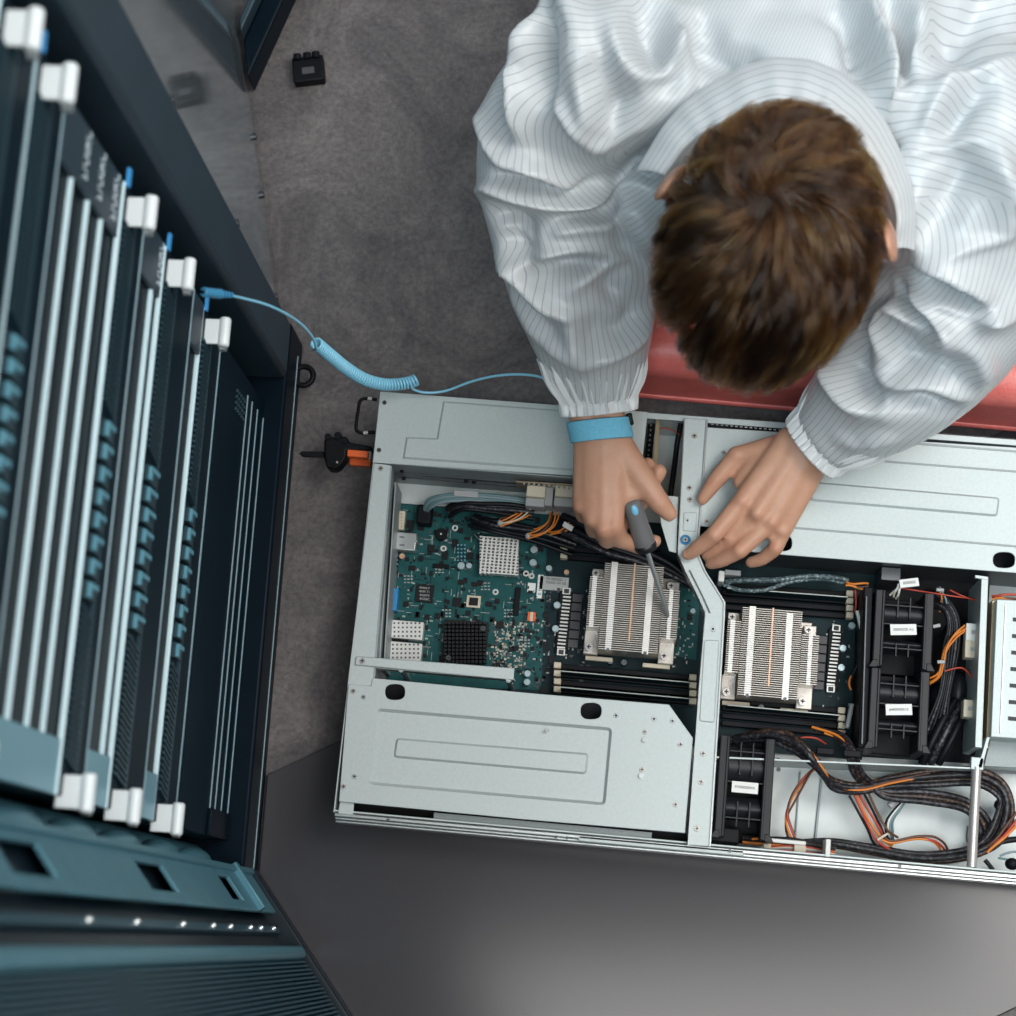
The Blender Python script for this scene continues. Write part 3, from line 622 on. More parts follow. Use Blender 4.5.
# ---- front cover plate, right
m_ = MB(); poly = [(704, 427), (1016, 447.5), (1075, 452), (1068, 578), (1016, 573), (780, 554.5), (733, 550), (735, 530), (697, 525.5)]
m_.prism(pxpoly(poly, ZC), ZT, ZC, [oval(1004, 560, 11, 8, ZC), oval(783, 543, 9, 8, ZC)]); fc = part(m_, 'front_cover', 'galvanised', bevel=0.0005)
m_ = MB(); m_.prism(pxpoly([(740, 440), (1060, 462), (1060, 572), (760, 549)], 0.06), 0.0585, 0.06); part(m_, 'cover_hole_shade', 'black_plastic')  # added black sheet gives the front cover's holes their shade
rb = rr_px([(812, 481.5), (1000, 497.5), (997.5, 517), (809, 501)], ZC, 0.0045)
m_ = MB(); m_.frustum(ccw(rb), inset_poly(rb, 0.0022), ZC, ZC+0.0018); part(m_, 'pressed_rib', 'galvanised', fc, 25)
for a, b in (((885, 461.5), (1060, 475)), ((760, 525), (1060, 550)), ((915, 443.5), (1060, 455))):
    q0, q1 = P(*a, ZC), P(*b, ZC); d_ = (q1-q0)/np.linalg.norm(q1-q0); n_ = np.cross(RZ, d_); m_ = MB()
    m_.box((q0+q1)/2+RZ*0.0002, d_*np.linalg.norm(q1-q0)/2, n_*0.0011, RZ*0.0003); part(m_, 'fold_line', 'galvanised_dull', fc, 30, 0.0003)
for q in ((707, 521.5), (724, 452.5)): screw(*q, ZC, 0.0028, fc)
m_ = MB(); q = [(708, 418), (1075, 447), (1075, 452), (783, 432), (708, 428)]
m_.prism(pxpoly([(708, 419), (783, 425), (783, 432), (708, 427)], ZT-0.004), ZT-0.008, ZT-0.004); vs = part(m_, 'vent_strip', 'black_plastic')
m_ = MB()
for k in range(15):
    for j in range(2): pbox(m_, 712.5+k*4.8, 421.4+k*0.42+j*2.8, 2.6, 1.0, ZT-0.004, ZT-0.0035)
part(m_, 'vent_slots', 'aluminium', vs)
a0, b0 = L(780, 556, ZT); 
m_ = MB(); sbox(m_, a0-0.06, SL-0.03, b0+0.004, b0+0.0055, Z0, ZT); part(m_, 'bay_wall', 'steel_dark')
m_ = MB(); a1, b1 = L(893, 575, 0.06); sbox(m_, a1-0.012, a1+0.008, b1-0.006, b1+0.008, Z0+0.002, 0.06); part(m_, 'bay_post', 'steel_dark', bevel=0.001)

# ---- circuit board
ZP = 0.0135
m_ = MB(); m_.prism(pxpoly([(397, 503), (880, 540), (862, 760), (560, 735), (384, 720)], ZP), ZP-0.0016, ZP)
pcb = part(m_, 'circuit_board', 'pcb_dark')
m_ = MB(); m_.prism(pxpoly([(862, 572), (990, 580), (980, 764), (850, 756)], 0.009), 0.008, 0.009); part(m_, 'dark_bay_plate', 'black_plastic')  # dark plate over the pale bay floor
m_ = MB(); m_.prism(pxpoly([(397.5, 504), (548, 515), (541, 690), (386, 684)], ZP+0.0003), ZP, ZP+0.0003); part(m_, 'teal_zone', 'pcb_teal', pcb)
m_ = MB(); m_.prism(pxpoly([(671, 585), (700, 592), (696, 660), (672, 655)], ZP+0.0003), ZP, ZP+0.0003); part(m_, 'teal_zone', 'pcb_teal', pcb)
m_ = MB()
for i in range(46):   # etched tracks
    px = 392+RNG.random()*150; py = 508+RNG.random()*170; l = 4+RNG.random()*22
    pbox(m_, px, py, l if i % 2 else 0.7, 0.7 if i % 2 else l, ZP+0.0003, ZP+0.00045)
part(m_, 'copper_track', 'pcb_dark', pcb)['kind'] = 'stuff'
# small surface-mount parts, far too many to count
sm = MB(); rr_ = random.Random(3)
def smd(px, py, mi=None):
    w_, h_ = rr_.choice(((2.2, 1.2), (1.2, 2.2), (1.6, 1.6), (3, 1.6), (1.4, 3)))
    pbox(sm, px, py, w_, h_, ZP+0.0002, ZP+0.0012, rr_.choice((0, 0, 1, 1, 2)) if mi is None else mi)
for k in range(260): smd(392+rr_.random()*150, 510+rr_.random()*165)
for k in range(190):
    px, py = 492+rr_.random()*34, 622+rr_.random()*46; pbox(sm, px, py, 1.5+rr_.random()*1.5, 1.2+rr_.random()*1.4, ZP+0.0002, ZP+0.0012, rr_.choice((1, 1, 3, 2)))
for k in range(130): smd(530+rr_.random()*60, 590+rr_.random()*100)
for k in range(60): smd(672+rr_.random()*22, 590+rr_.random()*80)
for k in range(60): smd(822+rr_.random()*30, 620+rr_.random()*100)
for r0 in range(6):   # orderly resistor rows
    bx_, by_ = [(405, 576), (436, 566), (482, 583), (505, 610), (443, 610), (522, 640)][r0]
    for k in range(9): pbox(sm, bx_+(k % 3)*3.4, by_+(k//3)*3.2, 2.2, 1.2, ZP+0.0002, ZP+0.0011, 1)
for k in range(150):      # small dark packages and pale silk-screen strokes
    px, py = 394+rr_.random()*144, 508+rr_.random()*166; pbox(sm, px, py, 2+rr_.random()*4, 2+rr_.random()*4, ZP+0.0002, ZP+0.0013, 0)
for k in range(170):
    px, py = 394+rr_.random()*146, 508+rr_.random()*168; v_ = rr_.random() < 0.5; l_ = 3+rr_.random()*6
    pbox(sm, px, py, l_ if v_ else 0.55, 0.55 if v_ else l_, ZP+0.0003, ZP+0.0005, 1)
for k in range(70): pbox(sm, 534+rr_.random()*56, 590+rr_.random()*100, 2+rr_.random()*3, 2+rr_.random()*3, ZP+0.0002, ZP+0.0012, rr_.choice((0, 2)))
o_ = sm.build('surface_mount_part', ['chip', 'solder', 'chip_grey', 'cream'], pcb, 0); o_['kind'] = 'stuff'
def chip(px, py, w_, h_, hgt=0.0014, m='chip', name='chip'):
    m_ = MB(); pbox(m_, px, py, w_, h_, ZP+0.0002, ZP+0.0002+hgt); return part(m_, name, m, pcb, 30, 0.0002)
for q in ((431, 548, 7, 7), (445, 555, 6, 9), (457, 602, 9, 9), (470, 556, 7, 7), (455, 543, 6, 8), (480, 583, 6, 6), (497, 601, 5, 5), (500, 548, 6, 7), (461, 582, 6, 5), (410, 524, 7, 8), (420, 527, 5, 5), (412, 568, 7, 5), (546, 615, 6, 6), (540, 548, 7, 7), (552, 660, 7, 8), (500, 625, 8, 7), (468, 613, 5, 5), (427, 617, 5, 5), (437, 616, 5, 6), (489, 604, 7, 5), (544, 690, 8, 7), (675, 643, 4, 7), (690, 617, 5, 5)): chip(*q)
c_ = chip(424.5, 593.5, 18, 18, 0.0018, name='controller_chip')
for k, s in enumerate(('40000.Y', '4000 T1', '4000Y0', '40500C')):
    text_mesh(s, 0.0034, P(424.5, 588+k*3.7, ZP+0.0022), SX, SY, c_, 'chip_marking', 'sticker_grey', 0.0001)
chip(473.5, 601.5, 14, 12, 0.0016, 'cream', 'framed_chip'); chip(473.5, 601.5, 9, 8, 0.0022, 'chip', 'framed_chip')
chip(441, 566, 16, 4, 0.004, 'black_plastic', 'pin_header'); chip(517, 601, 5, 28, 0.005, 'black_plastic', 'board_slot'); chip(394, 561, 8, 11, 0.006, 'black_plastic', 'pin_header')
m_ = MB()
for k in range(3):
    for j in range(5): pbox(m_, 458+k*3.4, 545+j*3.8, 1.6, 1.6, ZP, ZP+0.006)
part(m_, 'header_pins', 'latch_blue', pcb)
m_ = MB()
for k in range(3):
    for j in range(3): pbox(m_, 391+k*3, 556+j*4, 1.5, 1.5, ZP, ZP+0.0065)
part(m_, 'header_pins', 'latch_blue', pcb)
def cap(px, py, r=4.0, h=0.009, m='cap_top'):
    c = P(px, py, ZP+h); s = 0.00098; m_ = MB(); b = np.array([c[0], c[1], ZP]); m_.cyl(b, c-RZ*0.0006, r*s, n=18, mi=0); m_.cyl(c-RZ*0.0006, c, r*s, r*s*0.86, 18, 1)
    return m_.build('capacitor', ['aluminium', m], pcb, 40)
for q in ((461, 565.5, 4), (469, 565.5, 3.2), (534, 549.5, 4), (533, 562.5, 4), (549, 568, 3.4), (557, 605, 3.8), (555.5, 628.5, 3.8), (527.5, 673.5, 3.6), (527, 682, 3.6), (863, 597, 3), (852, 625.5, 3.8), (843, 648, 3.8), (841.5, 667.5, 3.8), (855, 713, 3), (693, 611, 3)): cap(*q)
for q in ((402, 556, 3.2), (566.5, 572, 3), (395, 509, 3)): cap(*q, 0.006, 'copper')
m_ = MB(); c = P(441, 534, ZP+0.008); m_.cyl(np.array([c[0], c[1], ZP]), c, 0.0062, n=24); bz = part(m_, 'buzzer', 'black_plastic', pcb, 40, 0.0006)
m_ = MB(); m_.cyl(c, c+RZ*0.0004, 0.0009, n=10); part(m_, 'buzzer_hole', 'white_plastic', pcb)
for q in ((455, 528, 3.4), (443.5, 548.5, 3.4), (526, 573.5, 3.2), (531.5, 576, 3.2), (391, 614, 4), (495.5, 592, 3.2)):
    c = P(q[0], q[1], ZP+0.001); m_ = MB(); m_.tube([c+q[2]*0.001*0.72*(SX*np.cos(t)+SY*np.sin(t)) for t in th], 0.0009, 6, closed=True); part(m_, 'mounting_ring', 'white_plastic' if q[1] < 600 else 'brass', pcb, 50)
# labels on the board
for q, m in (((554, 583.5, 29, 14), 'sticker_grey'), ((540, 586.5, 5.5, 24), 'paper'), ((531.5, 587.5, 8, 9.5), 'paper')): chip(*q, 0.0004, m, 'sticker')
for k, s in enumerate(('70 000002 1', '70002 00 00')): text_mesh(s, 0.0042, P(556, 579.5+k*3.6, ZP+0.0008), SX, SY, pcb, 'sticker_print', 'ink', 0.0001)
text_mesh('1 1 1 1 0', 0.005, P(540, 586.5, ZP+0.0008), -SY, SX, pcb, 'sticker_print', 'ink', 0.0001)
chip(531.5, 616.5, 8, 9, 0.004, 'orange_tab', 'inductor'); chip(531.5, 616.5, 3, 9.5, 0.0043, 'cream', 'inductor_band')
# sockets and ports along the rear
m_ = MB(); pbox(m_, 402, 541, 28, 18, ZP, ZP+0.014); np_ = part(m_, 'network_port', 'aluminium', pcb, 30, 0.0008)
for dy in (-4, 4): 
    m_ = MB(); pbox(m_, 402, 541+dy, 5, 1.2, ZP+0.014, ZP+0.0144); part(m_, 'port_spring', 'steel_dark', np_)
m_ = MB(); pbox(m_, 400, 520, 9, 19, ZP, ZP+0.009); sk = part(m_, 'socket', 'cream', pcb, 30, 0.0006)
m_ = MB()
for k in range(5):
    for j in range(2): pbox(m_, 398.5+j*3, 514+k*3.2, 1.3, 1.3, ZP+0.009, ZP+0.0094)
part(m_, 'socket_pins', 'brass', sk)
m_ = MB(); pbox(m_, 393, 599, 9, 23, ZP, ZP+0.014); part(m_, 'display_port', 'vga_blue', pcb, 30, 0.0008)
for cx, cy, n1 in ((403, 629.5, 20), (401.5, 651, 20)):
    m_ = MB(); pbox(m_, cx, cy, 40, 18, ZP, ZP+0.012); cg = part(m_, 'cage_port', 'fin_band', pcb, 30, 0.0006)
    m_ = MB()
    for i in range(9):
        for j in range(4): pbox(m_, cx-17+i*4.2, cy-6.4+j*4.3, 1.8, 1.8, ZP+0.012, ZP+0.0123)
    part(m_, 'vent_holes', 'steel_dark', cg)
m_ = MB(); pbox(m_, 396, 640.5, 24, 4, ZP+0.0005, ZP+0.006); part(m_, 'port_gap', 'black_plastic', pcb)
for cx in (389, 416): chip(cx, 541, 2, 2, 0.015, 'steel', 'port_pin')
# pin heatsink (silver) and black heatsink
m_ = MB(); pbox(m_, 499, 555.5, 39, 37, ZP, ZP+0.005); hb_ = part(m_, 'heatsink_base', 'steel_dark', pcb)  # base darker than the fins, shade between them put into its colour
m_ = MB()
for i in range(12): pbox(m_, 499, 538+i*3.2, 39, 1.3, ZP+0.005, ZP+0.016)
for i in range(9): pbox(m_, 482+i*4.3, 555.5, 1.9, 37, ZP+0.005, ZP+0.0158)
part(m_, 'chip_heatsink', 'fin_band', pcb)
m_ = MB(); c = P(476, 537, ZP+0.01); m_.tube([P(474, 534, ZP+0.008), P(480, 540, ZP+0.012)], 0.0008, 6); m_.tube([P(514, 573, ZP+0.012), P(519, 578, ZP+0.004)], 0.0008, 6); part(m_, 'spring_wire', 'aluminium', pcb)
m_ = MB(); pbox(m_, 465, 642, 44, 43, ZP, ZP+0.005)
for i in range(11):
    for j in range(11): pbox(m_, 445.5+i*3.9, 623+j*3.85, 2.6, 2.6, ZP+0.005, ZP+0.016)
part(m_, 'black_heatsink', 'black_anodised', pcb)
for q in ((483, 628.5), (448.5, 658)): screw(*q, ZP+0.017, 0.003, pcb, 'steel_dark')
# memory slots: dark channels with pale end latches
def memory(x0, y0, x1, y1, n, dy, right=True, left=True, lines=True, slotz=0.022, lit=(0,)):
    for k in range(n):
        p0 = P(x0, y0+k*dy, slotz); p1 = P(x1, y1+k*dy, slotz); d = p1-p0; ln = np.linalg.norm(d); d /= ln; nn = np.cross(RZ, d)
        m_ = MB(); m_.box((p0+p1)/2-RZ*(slotz-ZP)/2, d*ln/2, nn*0.0026, RZ*(slotz-ZP)/2); sl = part(m_, 'memory_slot', 'black_plastic', pcb, 30, 0.0006)
        if k in lit:
            m_ = MB(); m_.box((p0+p1)/2+RZ*0.012, d*(ln/2-0.004), nn*0.0007, RZ*0.012); me_ = part(m_, 'memory_module', 'pcb_dark', sl)
            m_ = MB(); m_.box((p0+p1)/2+RZ*0.0242, d*(ln/2-0.004), nn*0.0005, RZ*0.0003); part(m_, 'module_edge', 'solder', sl)
        for flag, q in ((left, p0), (right, p1)):
            if flag: m_ = MB(); m_.box(q+RZ*0.001, d*0.0037, nn*0.0031, RZ*0.006); part(m_, 'slot_latch', 'cream', sl, 30, 0.0008)
memory(564, 540, 660, 548, 3, 8.2, right=False, lit=())
memory(557.5, 666, 692.5, 678, 4, 8.0, lit=(1, 3))
memory(722, 585, 849, 594.5, 4, 7.2, left=False, lit=(1,))
memory(722, 700, 841, 711, 4, 7.6, left=False, lit=(1,))
# voltage regulators
for (x, y, ny, dx, w_) in ((577.5, 598, 6, -0.9, 10), (822.5, 640, 6, -0.7, 9.5)):
    for k in range(ny): chip(x+dx*k, y+k*9.1, w_, 8, 0.006, 'chip_grey', 'choke')
for (x, y, n_, dx) in ((567, 597, 15, -0.42), (837, 634, 15, -0.45)):
    m_ = MB(); pbox(m_, x+dx*7, y+25, 13, 62, ZP, ZP+0.005); vb = part(m_, 'regulator_block', 'black_plastic', pcb, 30, 0.0004)
    m_ = MB()
    for k in range(n_): pbox(m_, x+dx*k, y+k*3.6, 8, 1.6, ZP+0.005, ZP+0.0056)
    part(m_, 'regulator_fins', 'fin_band', vb)
    for yy in (-6, 55):
        c = P(x+dx*7+(2.5 if yy < 0 else -3), y+yy, ZP+0.006); m_ = MB(); pbox(m_, x+dx*7+(2.5 if yy < 0 else -3), y+yy, 8, 6.5, ZP, ZP+0.0055); part(m_, 'fin_clip', 'fin_band', vb)
        m_ = MB(); pbox(m_, x+dx*7+(2.5 if yy < 0 else -3), y+yy, 5, 4.5, ZP+0.0055, ZP+0.006); part(m_, 'clip_hole', 'ink', vb)
# ---- processor heatsinks
def cooler(cx, cy, label):
    s = 0.00099; zt = 0.066; C = P(cx, cy, zt); C[2] = 0
    def q(dx, dy, z): return C+SX*dx*s-SY*dy*s+RZ*z     # dx right, dy down in photo px
    base = MB(); base.box(q(0, 0, 0.024), SX*42*s, SY*42*s, RZ*0.004); root = part(base, 'heatsink', 'fin_metal', srv, 30, 0.001, label)
    m_ = MB(); m_.box(q(0, 0, 0.018), SX*24*s, SY*24*s, RZ*0.004); part(m_, 'processor', 'steel_dark', root)
    def fins(dx0, dx1, dy0, dy1, step):
        m_ = MB(); n = int((dy1-dy0)/step)
        for k in range(n+1): y = dy0+k*(dy1-dy0)/n; m_.box(q((dx0+dx1)/2, y, 0.0465), SX*(dx1-dx0)/2*s, SY*0.00036, RZ*0.0195)
        return part(m_, 'fin_stack', 'fin_metal', root)
    fins(-32, 28, -45, 43, 2.2); fins(-46, -32.5, -30, 21, 2.2); fins(28.5, 46, -22, 27, 2.2)
    for x, y0, y1, w_, mm in ((-41, -30, 21, 4.6, 'fin_band'), (-22, -46, 43, 6.4, 'fin_band'), (15.5, -42, 44, 6.4, 'fin_band'), (37.5, -22, 27, 4, 'fin_band'), (-1.5, -46, 32, 1.6, 'copper')):
        m_ = MB(); n = int((y1-y0)/2.2)
        for k in range(n+1): y = y0+k*(y1-y0)/n; m_.box(q(x, y, 0.0656), SX*w_/2*s, SY*(0.92 if w_ > 3 else 1.0)*s, RZ*0.0008)
        part(m_, 'fin_fold' if w_ > 3 else 'heat_pipe', mm, root)
    m_ = MB()
    for x in (-22, 15.5): m_.cyl(q(x, 44, 0.066), q(x, 44, 0.0668), 1.8*s, n=12)
    part(m_, 'fin_eyelet', 'steel_dark', root, 40)
    for x, y, w_, h_ in ((-39, -38, 12, 12), (39, -31, 13, 12), (-40, 33, 15, 25), (37, 36, 16, 26)):
        m_ = MB(); m_.box(q(x, y, 0.034), SX*w_/2*s, SY*h_/2*s, RZ*0.004); part(m_, 'corner_foot', 'fin_metal', root, 30, 0.0008)
        yy = y+(6 if y > 0 else 0); sc_ = MB(); sc_.cyl(q(x-2, yy, 0.038), q(x-2, yy, 0.045), 4.2*s, n=18, mi=0); sc_.cyl(q(x-2, yy, 0.045), q(x-2, yy, 0.0465), 3.6*s, n=18, mi=0)
        sc_.box(q(x-2, yy, 0.0467), SX*2.2*s, SY*0.6*s, RZ*0.0002, 1); sc_.box(q(x-2, yy, 0.0467), SY*2.2*s, SX*0.6*s, RZ*0.0002, 1)
        sc_.build('corner_screw', ['steel', 'ink'], root, 40)
    for x, y in ((-31, 48.5), (28, 51)): m_ = MB(); m_.box(q(x, y, 0.030), SX*14*s, SY*2.2*s, RZ*0.003); part(m_, 'spring_bar', 'cream', root, 30, 0.0006)
    for x in (-19, -5): m_ = MB(); m_.cyl(q(x, 50, 0.02), q(x, 50, 0.032), 3*s, n=14); part(m_, 'bracket_stud', 'steel_dark', root, 40)
    return root
cooler(633, 609, 'left processor heatsink under the screwdriver tip'); cooler(772, 654, 'right processor heatsink beyond the crossbar')
# ---- fans
def fan(cx, cy, w_, h_, text, rot=0.0, tabs=True):
    zt = 0.082; C = P(cx, cy, zt); C[2] = 0; s = 0.00099
    def q(dx, dy, z): return C+SX*dx*s-SY*dy*s+RZ*z
    root_m = MB()
    root_m.box(q(0, 0, 0.022), SX*(w_/2-7)*s, SY*h_/2*s, RZ*0.012)
    root = part(root_m, 'fan_module', 'black_plastic', srv, 30, 0.001)
    for sg in (-1, 1):
        m_ = MB(); x = sg*(w_/2-5)
        m_.box(q(x, 0, 0.046), SX*5*s, SY*h_/2*s, RZ*0.036); part(m_, 'fan_rail', 'fan_plastic', root, 30, 0.0012)
        m_ = MB(); m_.box(q(x-sg*3.2, 0, 0.0825), SX*1.2*s, SY*(h_/2-1)*s, RZ*0.0012); part(m_, 'rail_ridge', 'fan_plastic', root, 30, 0.0006)
        if tabs:
            m_ = MB(); m_.prism([tuple((C+SX*a*s-SY*b*s)[:2]) for a, b in ((x, h_/2-7), (x+sg*4.5, h_/2-7), (x+sg*9, h_/2+1), (x, h_/2+1))], 0.07, 0.083); part(m_, 'rail_foot', 'fan_plastic', root, 30, 0.0008)
    m_ = MB()     # arched housing between the rails
    n = 12; pts = []
    ww = (w_/2-10)*s
    for (y0, y1) in ((-h_/2+10, -6), (9, h_/2-20)):
        prof = [(y0+(y1-y0)*t, 0.068+0.008*math.sin(math.pi*t)) for t in np.linspace(0, 1, n)]
        vs = [q(0, y, z)-SX*ww for y, z in prof]+[q(0, y, z)+SX*ww for y, z in prof]+[q(0, y, 0.04)-SX*ww for y, z in prof]+[q(0, y, 0.04)+SX*ww for y, z in prof]
        fs = []
        for i in range(n-1): fs += [(i, i+1, n+i+1, n+i), (2*n+i, i, i+1, 2*n+i+1)[::-1], (n+i, 3*n+i, 3*n+i+1, n+i+1)[::-1], (2*n+i, 2*n+i+1, 3*n+i+1, 3*n+i)[::-1]]
        fs += [(0, n, 3*n, 2*n), (n-1, 2*n-1, 4*n-1, 3*n-1)[::-1]]
        m_.add(vs, fs)
    part(m_, 'fan_shroud', 'fan_plastic', root, 35)
    m_ = MB()
    for y in (-h_/2+15, -5, h_/2-20): m_.box(q(0, y, 0.077), SX*ww, SY*0.6*s, RZ*0.003)
    for x in (-6, 6):
        for y0, y1 in ((-h_/2+6, -12), (14, h_/2-12)): m_.box(q(x, (y0+y1)/2, 0.076), SX*0.6*s, SY*(y1-y0)/2*s, RZ*0.0035)
    part(m_, 'guard_rib', 'fan_plastic', root, 30)
    lab = MB(); R2 = Matrix.Rotation(rot, 3, 'Z'); ax = np.array(R2@Vector(SX)); ay = np.array(R2@Vector(SY))
    # label faces up
    lc = q(0, 0, 0.0812); lab.box(lc, ax*12.8*s, ay*5.4*s, RZ*0.0004); lb = part(lab, 'fan_label', 'paper', root)
    text_mesh(text, 0.0036, lc+RZ*0.0006, ax, ay, lb, 'label_print', 'ink', 0.0001)
    return root
UP = -YAW
fan(903.5, 629.5, 58, 78, '0000022E Ad', UP); fan(899, 709.5, 58, 80, '#40000001X', UP); fan(745, 787.5, 54, 100, 'FX0000009X', 0.0)
m_ = MB(); a0, b0 = L(868, 588, 0.07); a1, b1 = L(862, 748, 0.07); q0, q1 = W(a0, b0, 0.045), W(a1, b1, 0.045); m_.box((q0+q1)/2, SX*0.0045, (q1-q0)/2, RZ*0.03); part(m_, 'fan_wall', 'black_plastic', bevel=0.001)
m_ = MB(); q0, q1 = P(864, 600, 0.06), P(859.5, 746, 0.06); m_.box((q0+q1)/2, SX*0.0006, (q1-q0)/2, RZ*0.02); part(m_, 'wall_edge', 'steel_dark')
m_ = MB(); pbox(m_, 725, 835, 30, 16, 0.03, 0.07); part(m_, 'fan_socket_block', 'black_plastic', bevel=0.002)
# long dividing wall of the near bay
dz = 0.080; q0, q1 = P(713, 757, dz), P(979, 768.5, dz); m_ = MB(); d_ = (q1-q0)/np.linalg.norm(q1-q0); n_ = np.cross(RZ, d_)
m_.box((q0+q1)/2-RZ*0.033, d_*np.linalg.norm(q1-q0)/2, n_*0.0009, RZ*0.033); part(m_, 'bay_divider', 'galvanised', bevel=0.0003)
for (a, b, w0) in (((768.5, 768), (763.5, 838), 0.0006), ((800, 772), (795, 842), 0.0008), ((822, 773), (815, 842), 0.0012)):
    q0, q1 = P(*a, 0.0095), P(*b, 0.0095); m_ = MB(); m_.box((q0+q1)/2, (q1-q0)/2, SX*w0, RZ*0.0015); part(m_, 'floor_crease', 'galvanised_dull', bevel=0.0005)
for px, py in ((778, 760), (778.5, 769.5), (895, 770)):
    c = P(px, py, 0.0085); m_ = MB(); m_.cyl(c, c+RZ*0.001, 0.0022, n=14); part(m_, 'floor_hole', 'steel_dark', smooth=40)
# hairpin clip on the bay floor
m_ = MB(); pth = cat_rom([P(968, 826, 0.01), P(967, 840, 0.01), P(974, 843, 0.01), P(980, 838, 0.01), P(978, 826, 0.01), P(972, 824, 0.01), P(971, 834, 0.012)], 6); m_.tube(pth, 0.0008, 6); part(m_, 'wire_clip', 'steel_dark', smooth=60)
# polished post
m_ = MB(); q0, q1 = P(976.5, 767, 0.078), P(971.5, 867, 0.078); m_.cyl(q0, q1, 0.0047, n=24); part(m_, 'support_rod', 'steel', smooth=50)
m_ = MB(); m_.box(q0+SY*0.003, SX*0.006, SY*0.006, RZ*0.004); part(m_, 'rod_bracket', 'galvanised', bevel=0.0006)
# backplane bracket, backplane board, drive cage
m_ = MB(); m_.prism(pxpoly([(981.5, 577), (988.5, 577.5), (982, 748), (975, 747)], ZT), 0.02, ZT); m_.prism(pxpoly([(975, 575), (988.5, 577), (988, 580), (975, 578)], ZT), ZT-0.003, ZT+0.0006); part(m_, 'backplane_bracket', 'galvanised', bevel=0.0005)
m_ = MB(); m_.prism(pxpoly([(992.5, 600), (994.5, 600), (988, 748), (986, 748)], 0.07), 0.015, 0.07); part(m_, 'backplane_board', 'brass')
m_ = MB(); m_.prism(pxpoly([(997, 599), (1075, 603), (1068, 742), (991, 737)], 0.083), 0.02, 0.083, []); dc = part(m_, 'drive_cage', 'galvanised', bevel=0.0008)
q0, q1 = P(1006, 604, 0.0835), P(1000.5, 733, 0.0835); m_ = MB(); m_.box((q0+q1)/2, (q1-q0)/2, SX*0.0009, RZ*0.0007); part(m_, 'cage_fold', 'aluminium', dc, 30, 0.0004)
for k in range(7):
    m_ = MB(); pbox(m_, 1021-k*0.8, 620+k*16.5, 16, 4, 0.0828, 0.0836); part(m_, 'cage_slot', 'ink', dc)
m_ = MB(); m_.prism(pxpoly([(990, 740), (1075, 747), (1072, 770), (984, 766)], 0.05), 0.045, 0.05); part(m_, 'cage_shelf', 'galvanised_dull', bevel=0.0005)
m_ = MB(); m_.prism(pxpoly([(987, 737), (990, 737), (982, 768), (978, 768)], 0.082), 0.04, 0.082); part(m_, 'cage_bracket', 'galvanised', bevel=0.0004)
m_ = MB(); q0, q1 = P(986, 771, 0.02), P(1070, 776, 0.02); m_.box((q0+q1)/2, (q1-q0)/2, SY*0.0012, RZ*0.002); part(m_, 'floor_rail', 'steel_dark')
# connectors on the backplane
for q, mm, nm in (((973, 632, 14, 18), 'white_plastic', 'power_plug'), ((972, 649, 14, 18), 'cream', 'backplane_socket'), ((969.5, 708.5, 12, 18), 'cream', 'backplane_socket')):
    m_ = MB(); pbox(m_, *q, 0.05, 0.066); pl = part(m_, nm, mm, srv, 30, 0.001)
    m_ = MB(); pbox(m_, q[0]+1, q[1], 5, 4, 0.066, 0.0668); part(m_, 'plug_latch', 'nylon_grey', pl, 30, 0.0005)

# ---- cables
def cable(name, pts, r, m, k=7, n=10, label=None, parent=None):
    mb = MB(); mb.tube(cat_rom([P(*q) for q in pts], k), r, n); return part(mb, name, m, parent, 60, label=label)
def strands(name, pts, r, cols, spread, parent=None, twist=0.0):
    """several loose wires side by side"""
    base = cat_rom([P(*q) for q in pts], 7); T = np.gradient(base, axis=0); T /= np.linalg.norm(T, axis=1)[:, None]
    N_ = np.cross(np.array([0, 0, 1.0]), T); N_ /= np.linalg.norm(N_, axis=1)[:, None]+1e-9; out = []
    for k, c in enumerate(cols):
        f = (k-(len(cols)-1)/2); t = np.linspace(0, 1, len(base))
        wob = f*spread*np.cos(twist*t*2*np.pi+k*0.0)+0.0012*np.sin(5*t+k*1.7)
        zz = 0.0012*np.cos(4*t+k*2.1)+abs(f*spread)*np.sin(twist*t*2*np.pi+k*1.3)
        mb = MB(); mb.tube(base+N_*wob[:, None]+RZ*(zz+0.001)[:, None], r, 8); out.append(part(mb, name, c, parent, 60))
    return out
# board cables at the far-left corner
m_ = MB(); pbox(m_, 424, 514, 15, 20, ZP, ZP+0.018); part(m_, 'cable_plug', 'black_plastic', bevel=0.002)
for k, (o_, mm) in enumerate(((0, 'teal_wire'), (2.2, 'slate_wire'), (4.4, 'teal_wire'), (6.6, 'slate_wire'))):
    cable('data_cable', [(424+k, 512, 0.028), (428+k*1.5, 500+o_, 0.042), (445, 495+o_, 0.048), (470, 494+o_, 0.048), (500, 496+o_, 0.046), (530, 500+o_, 0.044)], 0.0017, mm)
m_ = MB(); q0 = P(466, 494, 0.0505); m_.box(q0, SX*0.0125, SY*0.0032, RZ*0.001); part(m_, 'cable_flag', 'nylon_grey', bevel=0.0004)
strands('dark_cable', [(448, 512, 0.03), (462, 505, 0.045), (485, 506, 0.046), (510, 508, 0.046), (535, 512, 0.044)], 0.0024, ['dark_wire', 'braid_black', 'dark_wire', 'dark_wire'], 0.0042)
strands('dark_cable', [(472, 520, 0.03), (490, 526, 0.04), (510, 530, 0.04), (540, 536, 0.04), (575, 548, 0.035)], 0.0024, ['dark_wire', 'dark_wire', 'braid_black', 'dark_wire'], 0.0044)
